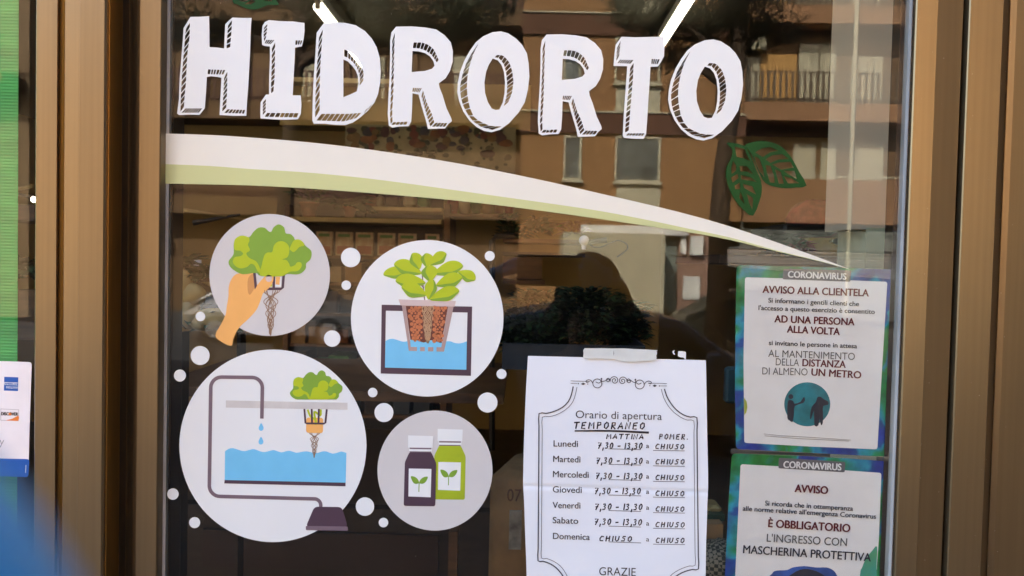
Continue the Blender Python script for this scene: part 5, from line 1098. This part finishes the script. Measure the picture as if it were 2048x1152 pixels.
jk = skinned('jacket', [pts[i] for i in (0, 1, 2, 3, 8, 9, 11, 12)] + [tuple(Vector(pts[9]).lerp(Vector(LW), .88)), tuple(Vector(pts[12]).lerp(Vector(RW), .88))], [(0, 1), (1, 2), (2, 3), (3, 4), (4, 5), (3, 6), (6, 7), (5, 8), (7, 9)], [(.175, .13), (.16, .12), (.18, .135), (.12, .105), .085, .064, .085, .064, .046, .046], coat, 0)
jn = skinned('jeans', [pts[i] for i in (0, 14, 15, 16, 18, 19, 20)], [(0, 1), (1, 2), (2, 3), (0, 4), (4, 5), (5, 6)], [(.165, .12), .105, .076, .064, .105, .076, .064], denim, 0)
m = MB(); hc = Vector(q(0, -.0, 1.685)); m.ball(hc, .118, sx=.86, sy=.98, sz=1.06, n=20, lump=.03); m.ball(hc + Vector((-.075, -.03, -.10)), .055, sz=1.7, n=12, lump=.04); m.ball(hc + Vector((.075, -.03, -.10)), .055, sz=1.7, n=12, lump=.04); m.build('hair', hair, person, True)
fc = Vector(q(0, .105, 1.635))
m = MB(); m.ball(fc + Vector((0, .006, -.02)), .016, sx=.7, sy=1.1, sz=1.5, n=10); m.build('nose', skin, person, True)
for s in (-1, 1):
    m = MB(); m.ball(fc + Vector((s * .03, -.004, .01)), .011, n=10); ey = m.build('eye', mat('eye_white', (.7, .7, .7), .2), person, True); m = MB(); m.ball(fc + Vector((s * .03, .005, .01)), .005, n=8); m.build('iris', black_p, ey, True)
    m = MB(); m.ball(fc + Vector((s * .083, -.08, -.01)), .022, sx=.35, sz=1.4, n=10); m.build('ear', skin, person, True)
m = MB(); m.ball(fc + Vector((0, -.008, -.062)), .024, sx=1, sy=.5, sz=.35, n=10); m.build('mouth', mat('lips', (.3, .09, .08), .5), person, True)
for s in (-1, 1):
    m = MB(); c = Vector(q(s * .125, .06, .0)); m.box((c.x - .05, c.y - .13, gz), (c.x + .05, c.y + .15, gz + .10), bev=.03); m.build('shoe', black_p, person, True)
# phone, its back and lens towards the glass, just behind the taking lens
ph = empty('phone', (.07, -.957, 1.56), 'black phone held sideways in two blue gloved hands', 'phone')
m = MB(); m.box((-.012, -.9615, 1.548), (.142, -.9535, 1.622), bev=.0028); m.build('case', black_p, ph, True)
m = MB(); m.tube([(0, -.9535, 1.6), (0, -.9518, 1.6)], .006, 20); m.build('lens_ring', mat('lens_ring_metal', (.3, .3, .32), .3, .8), ph)
# gloved hands: palm plus five separate fingers closed on the phone
def handg(palm, fingers, thumb, wrist):
    P_ = [Vector(wrist), Vector(palm)]; E = [(0, 1)]; Rr = [.028, (.036, .017)]; 
    for f in fingers + [thumb]:
        k0 = len(P_); P_ += [Vector(v) for v in f]; E += [(1, k0)] + [(k0 + i, k0 + i + 1) for i in range(len(f) - 1)]; Rr += [.0095, .0095, .0145, .008][:len(f)]
    return skinned('gloved_hand', P_, E, Rr, glove, 1, 2)
# left hand: the forefinger strays in front of the lens corner
tip = CAM + CR * (-.0182) + CU * (-.0121) + CF * .022
handg((-.062, -.975, 1.56), [[(-.055, -.95, 1.575), (-.036, -.932, 1.579), tuple(tip), tuple(CAM + CR * -.0134 + CU * -.0098 + CF * .0235)], [(-.05, -.952, 1.556), (-.034, -.944, 1.552), (-.012, -.944, 1.550)], [(-.05, -.955, 1.545), (-.03, -.948, 1.538), (-.010, -.947, 1.540)], [(-.055, -.96, 1.535), (-.035, -.955, 1.528), (-.016, -.95, 1.532)]], [(-.05, -.978, 1.585), (-.03, -.976, 1.60), (-.005, -.972, 1.605)], LW)
handg((.195, -.975, 1.57), [[(.18, -.95, 1.60), (.165, -.942, 1.61), (.14, -.944, 1.612)], [(.18, -.95, 1.585), (.16, -.941, 1.592), (.132, -.945, 1.592)], [(.18, -.952, 1.57), (.16, -.942, 1.572), (.134, -.946, 1.573)], [(.18, -.956, 1.556), (.162, -.946, 1.553), (.14, -.947, 1.553)]], [(.185, -.98, 1.59), (.165, -.98, 1.60), (.14, -.972, 1.602)], RW)

# evergreens added to darken the right bronze frames, house added to brighten the left
def bushy(cx, cy, r, h, label, n=2600, seed=1):
    random.seed(seed); e = empty('added_evergreen', (cx, cy, -.32), label, 'tree', 'dark evergreens added to darken the right frames'); tr = MB(); tr.tube([(cx, cy, -.32), (cx + .05, cy, 1.2), (cx, cy + .1, h * .7)], [.16, .13, .05], 10); fo = MB()
    for _ in range(n):
        d = Vector((random.gauss(0, 1), random.gauss(0, 1), random.gauss(0, 1))).normalized() * random.uniform(.45, 1) ** .5; p = Vector((cx + d.x * r, cy + d.y * r, h * .58 + d.z * h * .45))
        fo.leaf(p, (random.uniform(-1, 1), random.uniform(-1, 1), random.uniform(-1, .6)), .28, .13)
    tr.build('trunk', bark, e, True); fo.build('crown', mat('evergreen_leaf', (.03, .05, .018), .6, var=.4, scale=8), e)
bushy(6.5, -7.4, 2.2, 8.5, 'added dark evergreen nearest the shop, darkening the right frames', seed=11)
bushy(10.5, -9.0, 2.4, 8.5, 'added tall dark evergreen further right, darkening the right frames', seed=12)
bushy(4.0, -4.7, 1.15, 6.0, 'added small dark evergreen at the right end of the shop front', 1200, seed=13)
hb = empty('added_house', (-22, YB + 2, -.18), 'cream rendered house added far left to brighten the left bronze frames', 'building')
m = MB(); m.box((-38, YB - 6, -.18), (-13.5, YB + 3.2, 11.5)); m.build('wall', mat('cream_house_render', (.24, .165, .09), .9, var=.06, scale=1.5), hb)
for k in range(3):
    for j in range(4):
        m = MB(); x_ = -35.5 + j * 5; m.box((x_, YB + 3.201, 1.2 + k * 3.3), (x_ + 1.4, YB + 3.25, 2.9 + k * 3.3)); m.build('window', wglass, hb)

m = MB(); zb = 1.6 + (527 - 185) / FPX * 22; m.box((-20, YB + 3.2, zb - .3), (-13.6, YB + 4.2, zb)); bb = m.build('balcony', umber, hb)
m = MB(); m.box((-20, YB + 4.1, zb + .9), (-13.6, YB + 4.16, zb + .98))
for k in range(34): m.box((-20 + k * .19, YB + 4.11, zb), (-19.95 + k * .19, YB + 4.15, zb + .9))
m.build('railing', rail_m, bb)

m = MB(); m.box((1.8, -2.6, -.17), (3.2, .018, 4.2)); m.build('sky_blocking_wall', mat('blocking_wall_render', (.16, .10, .05), .9, var=.1, scale=3), bld)  # unseen wall added to block the sky from the right frames

random.seed(77); speck = mat('pale_dust', (.55, .5, .4), .9)
m = MB()
for _ in range(70):
    px, py = random.uniform(1830, 2040), random.uniform(10, 1140); p = P(px, py, -.02); y_ = {0: -.0142}.get(0)
    if px > 1935 and px < 1980: y_ = -.0188
    elif px >= 1980: y_ = -.0080
    elif px > 1905: continue
    r_ = random.uniform(.0002, .00045); m.add([(p.x - r_, y_, p.z), (p.x, y_, p.z - r_), (p.x + r_ * random.uniform(.6, 2), y_, p.z), (p.x, y_, p.z + r_)], [(0, 1, 2, 3)])
o = m.build('dust_specks', speck, fr); o['kind'] = 'stuff'

m = MB()
for _ in range(90):
    px, py = random.uniform(345, 1790), random.uniform(5, 1145) if random.random() < .5 else random.uniform(700, 1145); p = P(px, py); q_ = random.uniform(.00012, .00042)
    m.add([(p.x + q_ * math.cos(a_) * random.uniform(.6, 1.5), -.0003, p.z + q_ * math.sin(a_)) for a_ in (0, 1.3, 2.5, 3.8, 5.1)], [(0, 1, 2, 3, 4)])
o = m.build('dust_specks', speck, win); o['kind'] = 'stuff'
